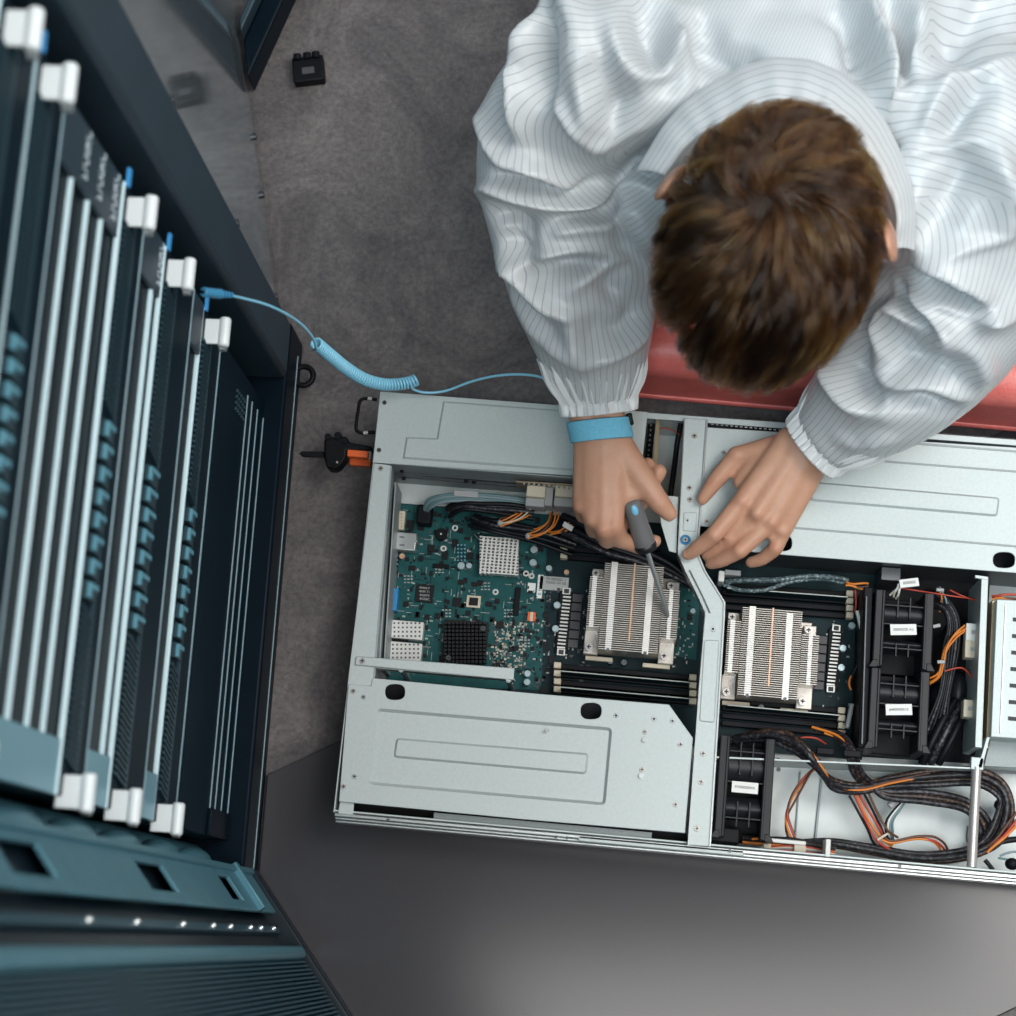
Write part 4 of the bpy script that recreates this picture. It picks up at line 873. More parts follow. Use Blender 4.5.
strands('orange_wire', [(500, 523, 0.045), (510, 520, 0.048), (522, 514, 0.048), (532, 506, 0.042)], 0.0009, ['orange_wire', 'cream', 'orange_wire', 'orange_wire', 'brown_wire'], 0.0022)
strands('orange_wire', [(528, 535, 0.046), (540, 532, 0.05), (550, 524, 0.05), (554, 512, 0.044)], 0.0009, ['orange_wire', 'orange_wire', 'brown_wire', 'orange_wire', 'orange_wire'], 0.0022)
strands('orange_wire', [(548, 534, 0.04), (560, 532, 0.046), (568, 528, 0.048), (574, 522, 0.046)], 0.0009, ['orange_wire', 'orange_wire', 'orange_wire'], 0.002)
for q in ((500, 523), (528, 536)):
    c = P(*q, 0.047); m_ = MB(); m_.ellipsoid(c, np.diag([0.003, 0.0035, 0.003]), 12, 8); part(m_, 'wire_tie', 'nylon_grey', smooth=60)
# power distribution connectors under the cover edge
for cx in (536, 564.5):
    m_ = MB(); pbox(m_, cx, 491, 19, 12, 0.045, 0.072); ps = part(m_, 'power_socket', 'cream', srv, 30, 0.001)
    m_ = MB(); pbox(m_, cx-1, 502, 19.5, 9, 0.04, 0.064); part(m_, 'power_plug', 'nylon_grey', ps, 30, 0.0012)
m_ = MB(); pbox(m_, 549, 496, 8, 20, 0.04, 0.062); part(m_, 'plug_bridge', 'nylon_grey', bevel=0.001)
m_ = MB(); q0, q1 = P(516, 481.5, 0.075), P(590, 486, 0.075); m_.box((q0+q1)/2-RZ*0.012, (q1-q0)/2, SY*0.0008, RZ*0.012); part(m_, 'distribution_board', 'brass')
m_ = MB()
for k in range(11): pbox(m_, 524+k*5, 483.5+k*0.4, 2, 1.6, 0.07, 0.077)
part(m_, 'board_pins', 'solder')
# thick sheathed cables passing under the right hand
for (o_, mm, r_) in ((0, 'dark_wire', 0.0042), (9, 'dark_wire', 0.004), (16, 'braid_black', 0.0035)):
    cable('sheathed_cable', [(562, 516+o_, 0.045), (580, 524+o_, 0.05), (605, 536+o_, 0.052), (632, 547+o_*0.8, 0.05), (655, 556+o_*0.8, 0.047), (676, 568+o_*0.6, 0.042), (698, 590, 0.035)], r_, mm)
m_ = MB(); q0 = P(568, 526.5, 0.055); m_.box(q0, SX*0.0055*0.9-SY*0.0025, SY*0.0026+SX*0.001, RZ*0.001); part(m_, 'cable_flag', 'white_plastic', bevel=0.0003)
# braided pair above the right memory bank
cable('braided_cable', [(726, 582, 0.045), (745, 580, 0.05), (775, 580, 0.052), (805, 576.5, 0.052), (830, 577, 0.05), (848, 580, 0.045)], 0.0028, 'braid_slate')
cable('braided_cable', [(722, 584, 0.042), (740, 590, 0.046), (765, 590, 0.048), (790, 582, 0.05), (820, 579, 0.048), (845, 583, 0.043)], 0.0022, 'braid_slate')
strands('orange_wire', [(846, 584, 0.05), (856, 586, 0.052), (868, 587, 0.05)], 0.0012, ['orange_wire', 'brown_wire', 'orange_wire'], 0.002)
m_ = MB(); pbox(m_, 721.5, 576, 6, 11, 0.03, 0.055); part(m_, 'white_plug', 'white_plastic', bevel=0.0008)
m_ = MB(); pbox(m_, 733, 572.5, 16, 5.5, 0.03, 0.05); part(m_, 'pin_socket', 'nylon_grey', bevel=0.0008)
# slim wires beside the fan wall
cable('red_wire', [(855, 590, 0.045), (856, 602, 0.045), (855, 612, 0.04)], 0.0011, 'red_wire')
m_ = MB(); q0, q1 = P(857, 611, 0.05), P(864, 640, 0.05); m_.cyl(q0, q1, 0.0019, n=12); part(m_, 'white_sleeve', 'white_plastic', smooth=50)
cable('dark_cable', [(864, 640, 0.045), (862, 655, 0.045), (853, 675, 0.04), (852, 690, 0.03)], 0.0014, 'dark_wire')
cable('orange_wire', [(851, 676, 0.04), (849, 683, 0.042), (851, 690, 0.04)], 0.0011, 'orange_wire')
m_ = MB(); q0, q1 = P(852, 704, 0.04), P(847, 728, 0.04); m_.cyl(q0, q1, 0.0023, n=12); part(m_, 'grey_sleeve', 'nylon_grey', smooth=50)
# fan and drive wiring between the fans and the backplane
for k in range(6):
    cable('dark_cable', [(925, 590+k*3, 0.045), (944, 596+k*3, 0.055), (958-k*2, 618+k*2, 0.056), (958-k*3, 650, 0.055), (950-k*2, 690, 0.05), (944-k*4, 730, 0.04), (930-k*3, 752, 0.03)], 0.0019, ('dark_wire', 'braid_black', 'dark_wire')[k % 3])
for k in range(3): cable('sheathed_cable', [(972-k*8, 700, 0.035), (960-k*9, 722, 0.045), (950-k*9, 742, 0.045), (938-k*8, 764, 0.035)], 0.0042, ('dark_wire', 'braid_black', 'dark_wire')[k])
strands('orange_wire', [(966, 628, 0.062), (955, 636, 0.064), (946, 648, 0.064), (942, 664, 0.06), (938, 676, 0.056), (928, 683, 0.05)], 0.0010, ['orange_wire', 'orange_wire', 'orange_wire', 'orange_wire'], 0.0019, twist=0.5)
strands('orange_wire', [(938, 588, 0.055), (943, 598, 0.056), (943, 612, 0.05)], 0.0010, ['orange_wire', 'brown_wire', 'slate_wire'], 0.002)
for q in ((900, 588, 952, 596, 980, 600), (950, 590, 965, 597, 982, 602), (945, 671, 962, 668, 972, 678)):
    cable('red_wire', [(q[0], q[1], 0.06), (q[2], q[3], 0.062), (q[4], q[5], 0.055)], 0.0008, 'red_wire')
strands('orange_wire', [(992, 598, 0.07), (1004, 597, 0.074), (1030, 600, 0.07)], 0.0012, ['orange_wire', 'brown_wire', 'red_wire'], 0.0022)
for q in ((940, 590, 0.0), (936.5, 626, 0.3), (941, 662, 0.1)):
    c = P(q[0], q[1], 0.066); m_ = MB(); ax = SX*math.cos(q[2])+SY*math.sin(q[2]); m_.box(c, ax*0.0038, np.cross(RZ, ax)*0.0017, RZ*0.0014); part(m_, 'cable_tie', 'nylon_grey', bevel=0.0006)
m_ = MB(); c = P(909, 583, 0.075); m_.box(c, (SX*math.cos(0.2)+SY*math.sin(0.2))*0.0095, (SY*math.cos(0.2)-SX*math.sin(0.2))*0.0042, RZ*0.0015); wf = part(m_, 'wire_flag', 'paper', bevel=0.0004)
text_mesh('000000', 0.0042, c+RZ*0.0017, SX*math.cos(0.2)+SY*math.sin(0.2), SY*math.cos(0.2)-SX*math.sin(0.2), wf, 'flag_print', 'ink', 0.0001)
strands('white_wire', [(900, 585, 0.07), (897, 591, 0.068), (893, 597, 0.06)], 0.0012, ['white_plastic', 'cream', 'white_plastic'], 0.0022)
for (x, y) in ((938, 700), (958, 690), (950, 640)):
    m_ = MB(); c = P(x, y, 0.03); m_.ellipsoid(c, np.array([SX*0.009, SY*0.018, RZ*0.010]).T, 16, 10); part(m_, 'fan_cone', 'fan_plastic', smooth=60)
# cable loops of the near bay
def loop(o_, mm, r_, z=0.05):
    return cable('sheathed_cable', [(735-o_, 738+o_*0.3, z-0.01), (765, 732+o_*0.6, z+0.012), (790, 735+o_, z+0.02), (808+o_*0.3, 750+o_, z+0.028), (818+o_*0.4, 768+o_*0.6, z+0.02), (835, 781+o_*0.6, z+0.008), (860, 785+o_*0.5, z), (890, 778+o_*0.6, z), (930, 771+o_, z+0.004), (975, 770+o_, z+0.004), (1003-o_*0.3, 783+o_, z), (1012-o_, 812, z), (1000-o_, 842-o_*0.3, z), (965, 858-o_*0.6, z-0.004), (920, 861-o_*0.5, z-0.008), (870, 852-o_*0.4, z-0.012), (830, 845-o_*0.3, z-0.014), (790, 843, z-0.02)], r_, mm, 8, 10)
loop(0, 'braid_brown', 0.0031); loop(5.5, 'braid_black', 0.003, 0.053); loop(10, 'braid_brown', 0.0028, 0.044); loop(14, 'braid_black', 0.0029, 0.047)
for k, mm in enumerate(('brown_wire', 'orange_wire')): cable('bronze_wire', [(808+k*4, 752, 0.078), (819+k*4, 769, 0.074), (836, 784+k*2, 0.06), (862, 788+k*2, 0.055), (892, 781+k*2, 0.056), (930, 773+k*3, 0.058)], 0.0011, mm)
for k, mm in enumerate(('braid_black', 'braid_brown', 'braid_black')):
    cable('sheathed_cable', [(815+k*5, 728+k*2, 0.05), (835+k*4, 736, 0.06), (848+k*3, 752, 0.078), (852+k*4, 770, 0.066), (862+k*4, 782, 0.05), (885, 791+k*3, 0.045), (925, 792+k*5, 0.045), (965, 800+k*5, 0.04), (988-k*4, 820+k*5, 0.035), (992-k*8, 845, 0.03)], 0.0031, mm)
cable('bronze_wire', [(812, 727, 0.055), (838, 736, 0.066), (851, 752, 0.08)], 0.0013, 'orange_wire'); cable('orange_wire', [(824, 733, 0.06), (838, 738, 0.062)], 0.0009, 'orange_wire')
cable('red_wire', [(783, 745, 0.05), (800, 738, 0.056), (815, 738, 0.056), (826, 744, 0.05)], 0.0009, 'red_wire')
for q in ((825, 751.5), (852, 754)):
    c = P(*q, 0.083); m_ = MB(); m_.box(c, SX*0.0085, SY*0.0034, RZ*0.0042); part(m_, 'edge_clip', 'black_plastic', bevel=0.001)
strands('bronze_wire', [(822, 762, 0.05), (808, 775, 0.05), (794, 795, 0.045), (787, 815, 0.045), (790, 832, 0.045), (797, 847, 0.045)], 0.0011, ['brown_wire', 'orange_wire', 'red_wire', 'brown_wire'], 0.0017, twist=1.2)
strands('red_wire', [(857, 792, 0.04), (866, 810, 0.04), (876, 828, 0.04), (882, 838, 0.036), (892, 846, 0.03)], 0.0013, ['dark_wire', 'red_wire', 'orange_wire', 'red_wire', 'dark_wire', 'brown_wire'], 0.0036)
strands('red_wire', [(882, 838, 0.04), (892, 842, 0.04), (915, 838, 0.038), (932, 839, 0.036), (941, 845, 0.03), (945, 852, 0.02)], 0.0013, ['orange_wire', 'red_wire', 'brown_wire'], 0.002)
m_ = MB(); c = P(882, 837, 0.043); m_.box(c, (SX*0.8+SY*0.6)*0.006, (SY*0.8-SX*0.6)*0.0011, RZ*0.004); part(m_, 'cable_tie', 'cream', bevel=0.0005)
for k, mm in enumerate(('dark_wire', 'white_plastic', 'slate_wire', 'teal_wire')): cable('slate_cable', [(913-k*1.2, 793, 0.035), (898+k*1.4, 806, 0.035), (887+k*2, 820, 0.034), (886+k*2.2, 832, 0.03), (890+k, 840, 0.026)], 0.0013, mm)
m_ = MB(); q0, q1 = P(900, 795, 0.037), P(889.5, 806.5, 0.037); m_.cyl(q0, q1, 0.0036, n=14); part(m_, 'heat_shrink', 'nylon_grey', smooth=50)
m_ = MB(); pbox(m_, 828, 848, 5, 18, 0.06, 0.086); part(m_, 'nylon_post', 'white_plastic', bevel=0.0008)
# small lead bundle along the near wall
for k, mm in enumerate(('dark_wire', 'braid_brown', 'dark_wire', 'orange_wire')): cable('lead', [(743, 836+k*2, 0.05), (765, 838+k*2, 0.055), (790, 839+k*2.4, 0.055), (815, 843+k*2, 0.05), (835, 846+k*2, 0.045)], 0.0018, mm)
for k, mm in enumerate(('red_wire', 'cream', 'slate_wire', 'red_wire')): cable('lead', [(763, 848+k, 0.055), (785, 846+k*1.4, 0.06), (812, 848+k*1.5, 0.06), (835, 853+k, 0.055)], 0.0009, mm)
for q in ((786, 841.5, 40, 4), (800, 849, 12, 8), (767, 846, 8, 5)):
    m_ = MB(); pbox(m_, *q, 0.058, 0.066); part(m_, 'lead_plug', 'white_plastic' if q[2] > 20 else 'cream', bevel=0.001)
cable('orange_wire', [(752, 839, 0.06), (762, 838.5, 0.063), (770, 839, 0.06)], 0.0012, 'orange_wire')
# far right end of the bay
strands('orange_wire', [(985, 850, 0.05), (1000, 838, 0.055), (1020, 815, 0.05)], 0.0014, ['orange_wire', 'red_wire', 'brown_wire'], 0.003)
cable('slate_cable', [(1000, 856, 0.05), (1012, 852, 0.05), (1030, 852, 0.05)], 0.0011, 'slate_wire'); cable('slate_cable', [(998, 858, 0.05), (1012, 860, 0.05), (1030, 862, 0.05)], 0.0011, 'teal_wire')
m_ = MB(); c = P(1012, 864, 0.05); m_.ellipsoid(c, np.diag([0.007, 0.006, 0.006]), 14, 10); part(m_, 'black_plug', 'black_plastic', smooth=60)
m_ = MB(); c = P(1003, 805, 0.03); m_.ellipsoid(c, np.diag([0.009, 0.007, 0.010]), 14, 10); part(m_, 'rubber_grommet', 'black_plastic', smooth=60)
cable('dark_cable', [(985, 860, 0.05), (990, 866, 0.05), (993, 870, 0.05)], 0.0022, 'dark_wire')
cable('dark_cable', [(1000, 842, 0.045), (1010, 840, 0.045), (1030, 838, 0.045)], 0.003, 'dark_wire')

# ------------------------------------------------------------ red padded bench behind the server
bq0 = P(640, 402, 0); bq1 = P(1016, 436, 0); bd = (bq1-bq0)/np.linalg.norm(bq1-bq0); bn = np.cross(RZ, bd)
BH = 0.125; b_o = bq0-bd*0.03
bench = thing('red_floor_cushion', b_o+bd*0.36+bn*0.3, 'red vinyl padded floor cushion under the kneeling person behind the server', 'cushion')
m_ = MB(); m_.box(b_o+bd*0.36+bn*0.31+RZ*BH/2, bd*0.37, bn*0.31, RZ*BH/2)
cu_ = m_.build('padding', 'red_vinyl', bench, 30, 0.028, seg=5)
m_ = MB(); rr = [b_o+bd*a+bn*b+RZ*0.028 for a, b in ((-0.010, -0.0005), (0.73, -0.0005), (0.731, 0.621), (-0.011, 0.621))]
m_.tube(rr, 0.004, 8, closed=True); m_.build('piping', 'red_vinyl', bench, 60)

# ------------------------------------------------------------ antistatic wrist strap with coiled cord
wcord = thing('wrist_strap', P(600, 430, 0.13), 'light blue antistatic wrist strap whose coiled cord runs to a rack ear', 'wrist strap')
def cordtube(name, pts, r, m, n=10, sm=True):
    mb = MB(); mb.tube(pts, r, n); return mb.build(name, m, wcord, 60)
plug = R(0.432, 0.022, 0.497); pj = np.array(P(232, 295, 0.42))
A_ = P(203, 292, 0.475); B_ = P(221, 294, 0.455)
m_ = MB(); m_.cyl(A_, B_, 0.0040, 0.0042, 18); m_.build('plug', 'cord_jack', wcord, 50, 0.0006)
m_ = MB(); m_.cyl(A_+(A_-B_)*0.16, A_, 0.0016, n=12); m_.build('plug_tip', 'black_plastic', wcord, 50)
for k in range(3):
    c = B_+(B_-A_)/np.linalg.norm(B_-A_)*(0.0035+0.0045*k); d_ = (B_-A_)/np.linalg.norm(B_-A_); m_ = MB(); m_.cyl(c-d_*0.0013, c+d_*0.0013, 0.0032-0.0003*k, n=14); m_.build('strain_relief', 'cord_jack', wcord, 50)
cordtube('straight_lead', cat_rom([P(221, 294, 0.455), P(242, 298, 0.42), P(270, 306, 0.38), P(296, 320, 0.33), P(311, 335, 0.29), P(316, 347, 0.26), P(313.5, 350, 0.245)], 8), 0.0013, 'cord_blue')
# the coil: helix along a sagging axis
ax_ = cat_rom([P(316, 343, 0.225), P(330, 355, 0.20), P(346, 368, 0.17), P(365, 379.5, 0.145), P(385, 384.5, 0.125), P(404, 383.5, 0.115), P(416, 380, 0.112)], 12)
seg = np.linalg.norm(np.diff(ax_, axis=0), axis=1); sL = np.concatenate([[0], np.cumsum(seg)]); turns = 44; ns = turns*12
ss = np.linspace(0, sL[-1], ns); ctr = np.array([np.interp(ss, sL, ax_[:, i]) for i in range(3)]).T
T_ = np.gradient(ctr, axis=0); T_ /= np.linalg.norm(T_, axis=1)[:, None]; u_ = np.cross(T_, [0, 0, 1.0]); u_ /= np.linalg.norm(u_, axis=1)[:, None]; v_ = np.cross(T_, u_)
ph_ = np.linspace(0, 2*np.pi*turns, ns); hel = ctr+0.0052*(u_*np.cos(ph_)[:, None]+v_*np.sin(ph_)[:, None])
cordtube('coiled_cord', hel, 0.00145, 'cord_blue', 7)
cordtube('straight_lead', cat_rom([hel[-1], P(412, 388, 0.108), P(424, 392.5, 0.1), P(445, 391, 0.098), P(470, 382, 0.11), P(495, 376, 0.125), P(522, 374.5, 0.14), P(545, 379, 0.15), P(565, 395, 0.155), P(574, 418, 0.15)], 8), 0.0013, 'cord_blue')
# ------------------------------------------------------------ screwdriver
TIP = P(668.5, 616.5, 0.0685); KOL = P(646.5, 549, 0.110); sd = (KOL-TIP)/np.linalg.norm(KOL-TIP); SHL = np.linalg.norm(KOL-TIP)
drv = thing('screwdriver', TIP, 'grey and black screwdriver held over the left processor heatsink', 'screwdriver')
m_ = MB(); m_.tube([TIP, TIP+sd*0.004, TIP+sd*0.012, KOL+sd*0.002], [0.0010, 0.0020, 0.0025, 0.0025], 14); m_.build('shaft', 'aluminium', drv, 50)
prof = [(-0.001, 0.0104), (0.002, 0.0112), (0.0045, 0.0112), (0.006, 0.0104)]
m_ = MB(); m_.tube([KOL+sd*a for a, r in prof], [r for a, r in prof], 24); m_.build('collar', 'handle_black', drv, 40)
prof = [(0.0055, 0.0103), (0.009, 0.0108), (0.016, 0.0104), (0.026, 0.0098), (0.036, 0.0098), (0.044, 0.0100), (0.050, 0.0096), (0.053, 0.0082), (0.0545, 0.005)]
m_ = MB(); m_.tube(np.array([KOL+sd*a for a, r in prof]), [r for a, r in prof], 24); m_.build('grip', 'handle_grey', drv, 50)
s1 = np.cross(sd, RZ); s1 /= np.linalg.norm(s1); s2 = np.cross(s1, sd); s2 = s2 if s2[2] > 0 else -s2
m_ = MB(); m_.ellipsoid(KOL+sd*0.0455+s2*0.0082, np.array([s1*0.0036, sd*0.0062, s2*0.0026]).T, 18, 12); m_.build('blue_inlay', 'cap_blue', drv, 60)

# ------------------------------------------------------------ the technician
HC = P(768, 249, 0.462); pit = math.radians(33)
LT = np.array([0.954, -0.298, 0.0]); LT /= np.linalg.norm(LT); FH = np.array([LT[1], -LT[0], 0]); 
if FH[1] > 0: FH = -FH
FW = FH*math.cos(pit)-RZ*math.sin(pit); UP_ = np.cross(FW, LT); UP_ = UP_ if UP_[2] > 0 else -UP_
def H(l, f, u): return HC+LT*l+FW*f+UP_*u
def remesh_np(mb, voxel, smooth_it=4, fac=0.5):
    me = bpy.data.meshes.new('tmp'); me.from_pydata(mb.v, [], mb.f); me.update()
    o = bpy.data.objects.new('tmp', me); COL.objects.link(o)
    r = o.modifiers.new('r', 'REMESH'); r.mode = 'VOXEL'; r.voxel_size = voxel; r.adaptivity = 0
    if smooth_it: s = o.modifiers.new('s', 'SMOOTH'); s.factor = fac; s.iterations = smooth_it
    dg = bpy.context.evaluated_depsgraph_get(); me2 = bpy.data.meshes.new_from_object(o.evaluated_get(dg)); bpy.data.objects.remove(o); bpy.data.meshes.remove(me)
    return me2
def co_of(me):
    a = np.empty(len(me.vertices)*3); me.vertices.foreach_get('co', a); return a.reshape(-1, 3)
def no_of(me):
    a = np.empty(len(me.vertices)*3); me.vertices.foreach_get('normal', a); return a.reshape(-1, 3)
def finish(me, name, mats, parent):
    me.name = name; me.materials.clear()
    for k in mats: me.materials.append(MATS[k])
    me.transform(Matrix.Translation(-Vector(world_origin(parent)))); me.shade_smooth()
    o = bpy.data.objects.new(name, me); COL.objects.link(o); o.parent = parent; return o
def chain(mb, pts, rad):
    q = [P(*p) if not isinstance(p, np.ndarray) else p for p in pts]
    for i in range(len(q)-1): mb.roundcone(q[i], q[i+1], rad[i], rad[i+1])
    return q
person = thing('person', np.array([0.20, 0.80, BH]), 'kneeling person in a white pinstriped coat bending over the open server', 'person')
bm_ = MB()
# head: skull, jaw, brow, nose, lips, ears, neck
bm_.ellipsoid(H(0, -0.004, 0.0), np.array([LT*0.0755, FW*0.096, UP_*0.088]).T, 40, 28)
bm_.ellipsoid(H(0, 0.045, -0.055), np.array([LT*0.056, FW*0.045, UP_*0.058]).T, 30, 20)
bm_.ellipsoid(H(0, 0.062, -0.098), np.array([LT*0.026, FW*0.020, UP_*0.016]).T, 20, 14)
bm_.roundcone(H(0, 0.088, -0.022), H(0, 0.106, -0.055), 0.007, 0.011); bm_.roundcone(H(-0.010, 0.092, -0.058), H(0.010, 0.092, -0.058), 0.008, 0.008)
bm_.roundcone(H(-0.03, 0.083, -0.008), H(0.03, 0.083, -0.008), 0.010, 0.010)
bm_.roundcone(H(-0.017, 0.084, -0.078), H(0.017, 0.084, -0.078), 0.006, 0.006); bm_.roundcone(H(-0.014, 0.082, -0.087), H(0.014, 0.082, -0.087), 0.006, 0.006)
for sg in (-1, 1):
    e_n = LT*sg*0.85-FW*0.45; e_n /= np.linalg.norm(e_n); e_t = np.cross(UP_, e_n)
    bm_.ellipsoid(H(sg*0.0925, -0.030, -0.012), np.array([e_n*0.0060, e_t*0.019, UP_*0.032]).T, 20, 16)
    bm_.roundcone(H(sg*0.070, -0.012, -0.018), H(sg*0.090, -0.020, -0.016), 0.012, 0.008)
NB = H(0, -0.062, -0.150)
chest = np.array([0.175, 0.70, 0.325]); pelvis = np.array([0.30, 0.99, 0.245])
bm_.roundcone(H(0, -0.035, -0.04), NB, 0.056, 0.060, 24)
bm_.roundcone(NB, chest-RZ*0.01, 0.053, 0.07, 24); bm_.roundcone(chest-RZ*0.01, pelvis, 0.07, 0.09, 24)
SHR = P(603, 55, 0.375); SHLl = P(965, 165, 0.375); ELR = P(530, 172, 0.235); ELL = P(975, 330, 0.245)
WRR = P(600, 426, 0.150); WRL = P(808, 451, 0.138)
for sh in (SHR, SHLl): bm_.roundcone(chest-RZ*0.005, sh-RZ*0.02, 0.05, 0.040)
bm_.roundcone(SHR-RZ*0.02, ELR, 0.040, 0.036); bm_.roundcone(SHLl-RZ*0.02, ELL, 0.040, 0.036)
def perp(a, b):
    d = (b-a)/np.linalg.norm(b-a); s = np.cross(RZ, d); return s/np.linalg.norm(s)
for e_, wr in ((ELR, WRR), (ELL, WRL)):
    s = perp(e_, wr)
    for sg in (-1, 1): bm_.roundcone(e_+s*sg*0.008, wr+s*sg*0.0105, 0.034, 0.0162)
# folded legs
for sg, kx in ((-1, 0.155), (1, 0.36)):
    hip = pelvis+np.array([0.085*sg, -0.02, -0.01]); knee = np.array([kx+0.01, 0.715, BH+0.062]); ank = np.array([kx+0.06, 1.02, BH+0.045])
    bm_.roundcone(hip, knee, 0.068, 0.052); bm_.roundcone(knee, ank, 0.048, 0.033); bm_.roundcone(ank, ank+np.array([0.0, 0.11, -0.005]), 0.032, 0.022)
# --- image-right hand (his left), pressing on the crossbar
KN = []
def hand_left():
    for a, b, r0, r1 in (((790, 441, .138), (742, 501, .1255), .0150, .0100), ((799, 447, .139), (757, 513, .1265), .0155, .0102), ((807, 455, .138), (771, 522, .121), .0155, .0098), ((815, 463, .134), (783, 531, .1125), .0140, .0088)):
        bm_.roundcone(P(*a), P(*b), r0, r1)
    for f, r in ((((742, 501, .1255), (714, 535, .1195), (697.5, 548, .1075), (688.5, 554.5, .1005)), (.0098, .0088, .0078, .0066)),
                 (((757, 513, .1235), (730.5, 540, .1060), (716, 550, .096), (707, 555, .090)), (.0094, .0082, .0072, .0062)),
                 (((771, 522, .120), (739.5, 551, .1145), (721, 561, .102), (711, 564, .094)), (.0092, .0084, .0072, .0062)),
                 (((783, 531, .1115), (775, 549, .108), (762, 559.5, .098), (750.5, 562.5, .091)), (.0086, .0079, .0069, .0060))):
        q = chain(bm_, f, r); KN.extend([q[0], q[1]])
        bm_.ellipsoid(q[1]+RZ*0.0022, np.eye(3)*(r[1]*0.95), 14, 10)
    for q in ((742, 501, .1300), (757, 513, .1310), (771, 522, .1255), (783, 531, .1165)): bm_.ellipsoid(P(*q), np.eye(3)*0.0078, 14, 10)
    bm_.roundcone(P(760, 460, .123), P(741, 482, .1165), .0115, .0085)
    q = chain(bm_, ((786, 447, .128), (737, 456, .1165), (716, 480, .1085), (702.5, 499, .1005)), (.0150, .0098, .0090, .0066)); KN.extend([q[1], q[2]])
    bm_.ellipsoid(q[1]+RZ*0.001, np.eye(3)*0.0104, 14, 10)
    bm_.roundcone(P(775, 452, .124), P(748, 490, .118), .0125, .0095); bm_.roundcone(P(765, 450, .121), P(740, 470, .113), .012, .0075)
    for a, b in (((800, 440, .1525), (748, 494, .1345)), ((805, 446, .153), (760, 506, .1355)), ((809, 452, .152), (773, 516, .130)), ((814, 459, .148), (784, 525, .121))): bm_.roundcone(P(*a), P(*b), .0018, .0030, 8)
hand_left()
# --- image-left hand (his right), holding the screwdriver
def hand_right():
    for a, b, r0, r1 in (((586, 432, .148), (580.5, 506, .134), .0125, .0086), ((594, 430, .150), (592, 519, .1385), .0155, .0096), ((603, 430, .151), (604, 529, .1410), .0155, .0100), ((612, 432, .150), (614, 527, .1400), .0150, .0104)):
        bm_.roundcone(P(*a), P(*b), r0, r1)
    for f, r in ((((614, 527, .1400), (619.5, 539, .1220), (640, 547, .098), (655, 541, .0965)), (.0102, .0092, .0080, .0070)),
                 (((604, 529, .1410), (607, 540, .116), (640, 504, .101), (659, 471.5, .113)), (.0100, .0092, .0082, .0080)),
                 (((592, 519, .1385), (594, 530, .114), (627, 492, .099), (648, 464, .110)), (.0095, .0088, .0078, .0072)),
                 (((580.5, 506, .134), (583, 516, .112), (610, 488, .100), (628, 466, .104)), (.0086, .0078, .0070, .0062))):
        q = chain(bm_, f, r); KN.extend([q[0]])
    for q in ((613, 527, .1440), (603, 529, .1445), (592, 520, .142), (580.5, 507, .1375)): bm_.ellipsoid(P(*q), np.eye(3)*0.0074, 14, 10)
    q = chain(bm_, ((617, 445, .146), (643, 480, .1425), (659.5, 503, .1370), (669, 513.5, .1310)), (.0165, .0128, .0108, .0084)); KN.extend([q[2]])
    bm_.roundcone(P(618, 460, .142), P(636, 492, .138), .0140, .0095); bm_.roundcone(P(612, 470, .142), P(618, 500, .140), .0130, .0095); bm_.roundcone(P(618, 480, .140), P(630, 497, .139), .0110, .0075)
    for a, b in (((590, 436, .162), (582, 502, .1435)), ((597, 434, .1640), (593, 514, .148)), ((603, 434, .1650), (603, 522, .1495)), ((609, 435, .1635), (613, 518, .1485))): bm_.roundcone(P(*a), P(*b), .0016, .0026, 8)
hand_right()
me = remesh_np(bm_, 0.0026, 5, 0.5)
co = co_of(me)
# skin tint: scalp hair zone dark, knuckles and fingertips redder
loc = (co-HC)@np.array([LT, FW, UP_]).T
def hair_zone(l, f, u):
    hl = 0.052-0.35*np.maximum(0, f-0.06)                       # forehead hairline
    front = np.where(f > 0.035, u > np.where(np.abs(l) > 0.042, -0.012, 0.036), True)
    side = np.where(np.abs(l) > 0.045, u > np.where(f > 0.0, 0.005, -0.030-0.15*np.maximum(0, -f)), True)
    back = np.where(f < 0.0, u > -0.075, True)
    return front & side & back & (u > -0.085)
near = np.linalg.norm(co-HC, axis=1) < 0.135
hz = (hair_zone(loc[:, 0], loc[:, 1], loc[:, 2]) & near & (np.abs(loc[:, 0]) < 0.079)).astype(float)
KNa = np.array(KN); dk = np.min(np.linalg.norm(co[:, None, :]-KNa[None], axis=2), axis=1) if len(co) < 400000 else np.ones(len(co))
red = np.exp(-(dk/0.010)**2)
ear_d = np.minimum(np.linalg.norm(co-H(-0.092, -0.024, -0.014), axis=1), np.linalg.norm(co-H(0.092, -0.024, -0.014), axis=1))
red = np.maximum(red, 0.9*np.exp(-(ear_d/0.03)**4))
a_ = me.attributes.new('scalp', 'FLOAT', 'POINT'); a_.data.foreach_set('value', hz)
a_ = me.attributes.new('flush', 'FLOAT', 'POINT'); a_.data.foreach_set('value', red)
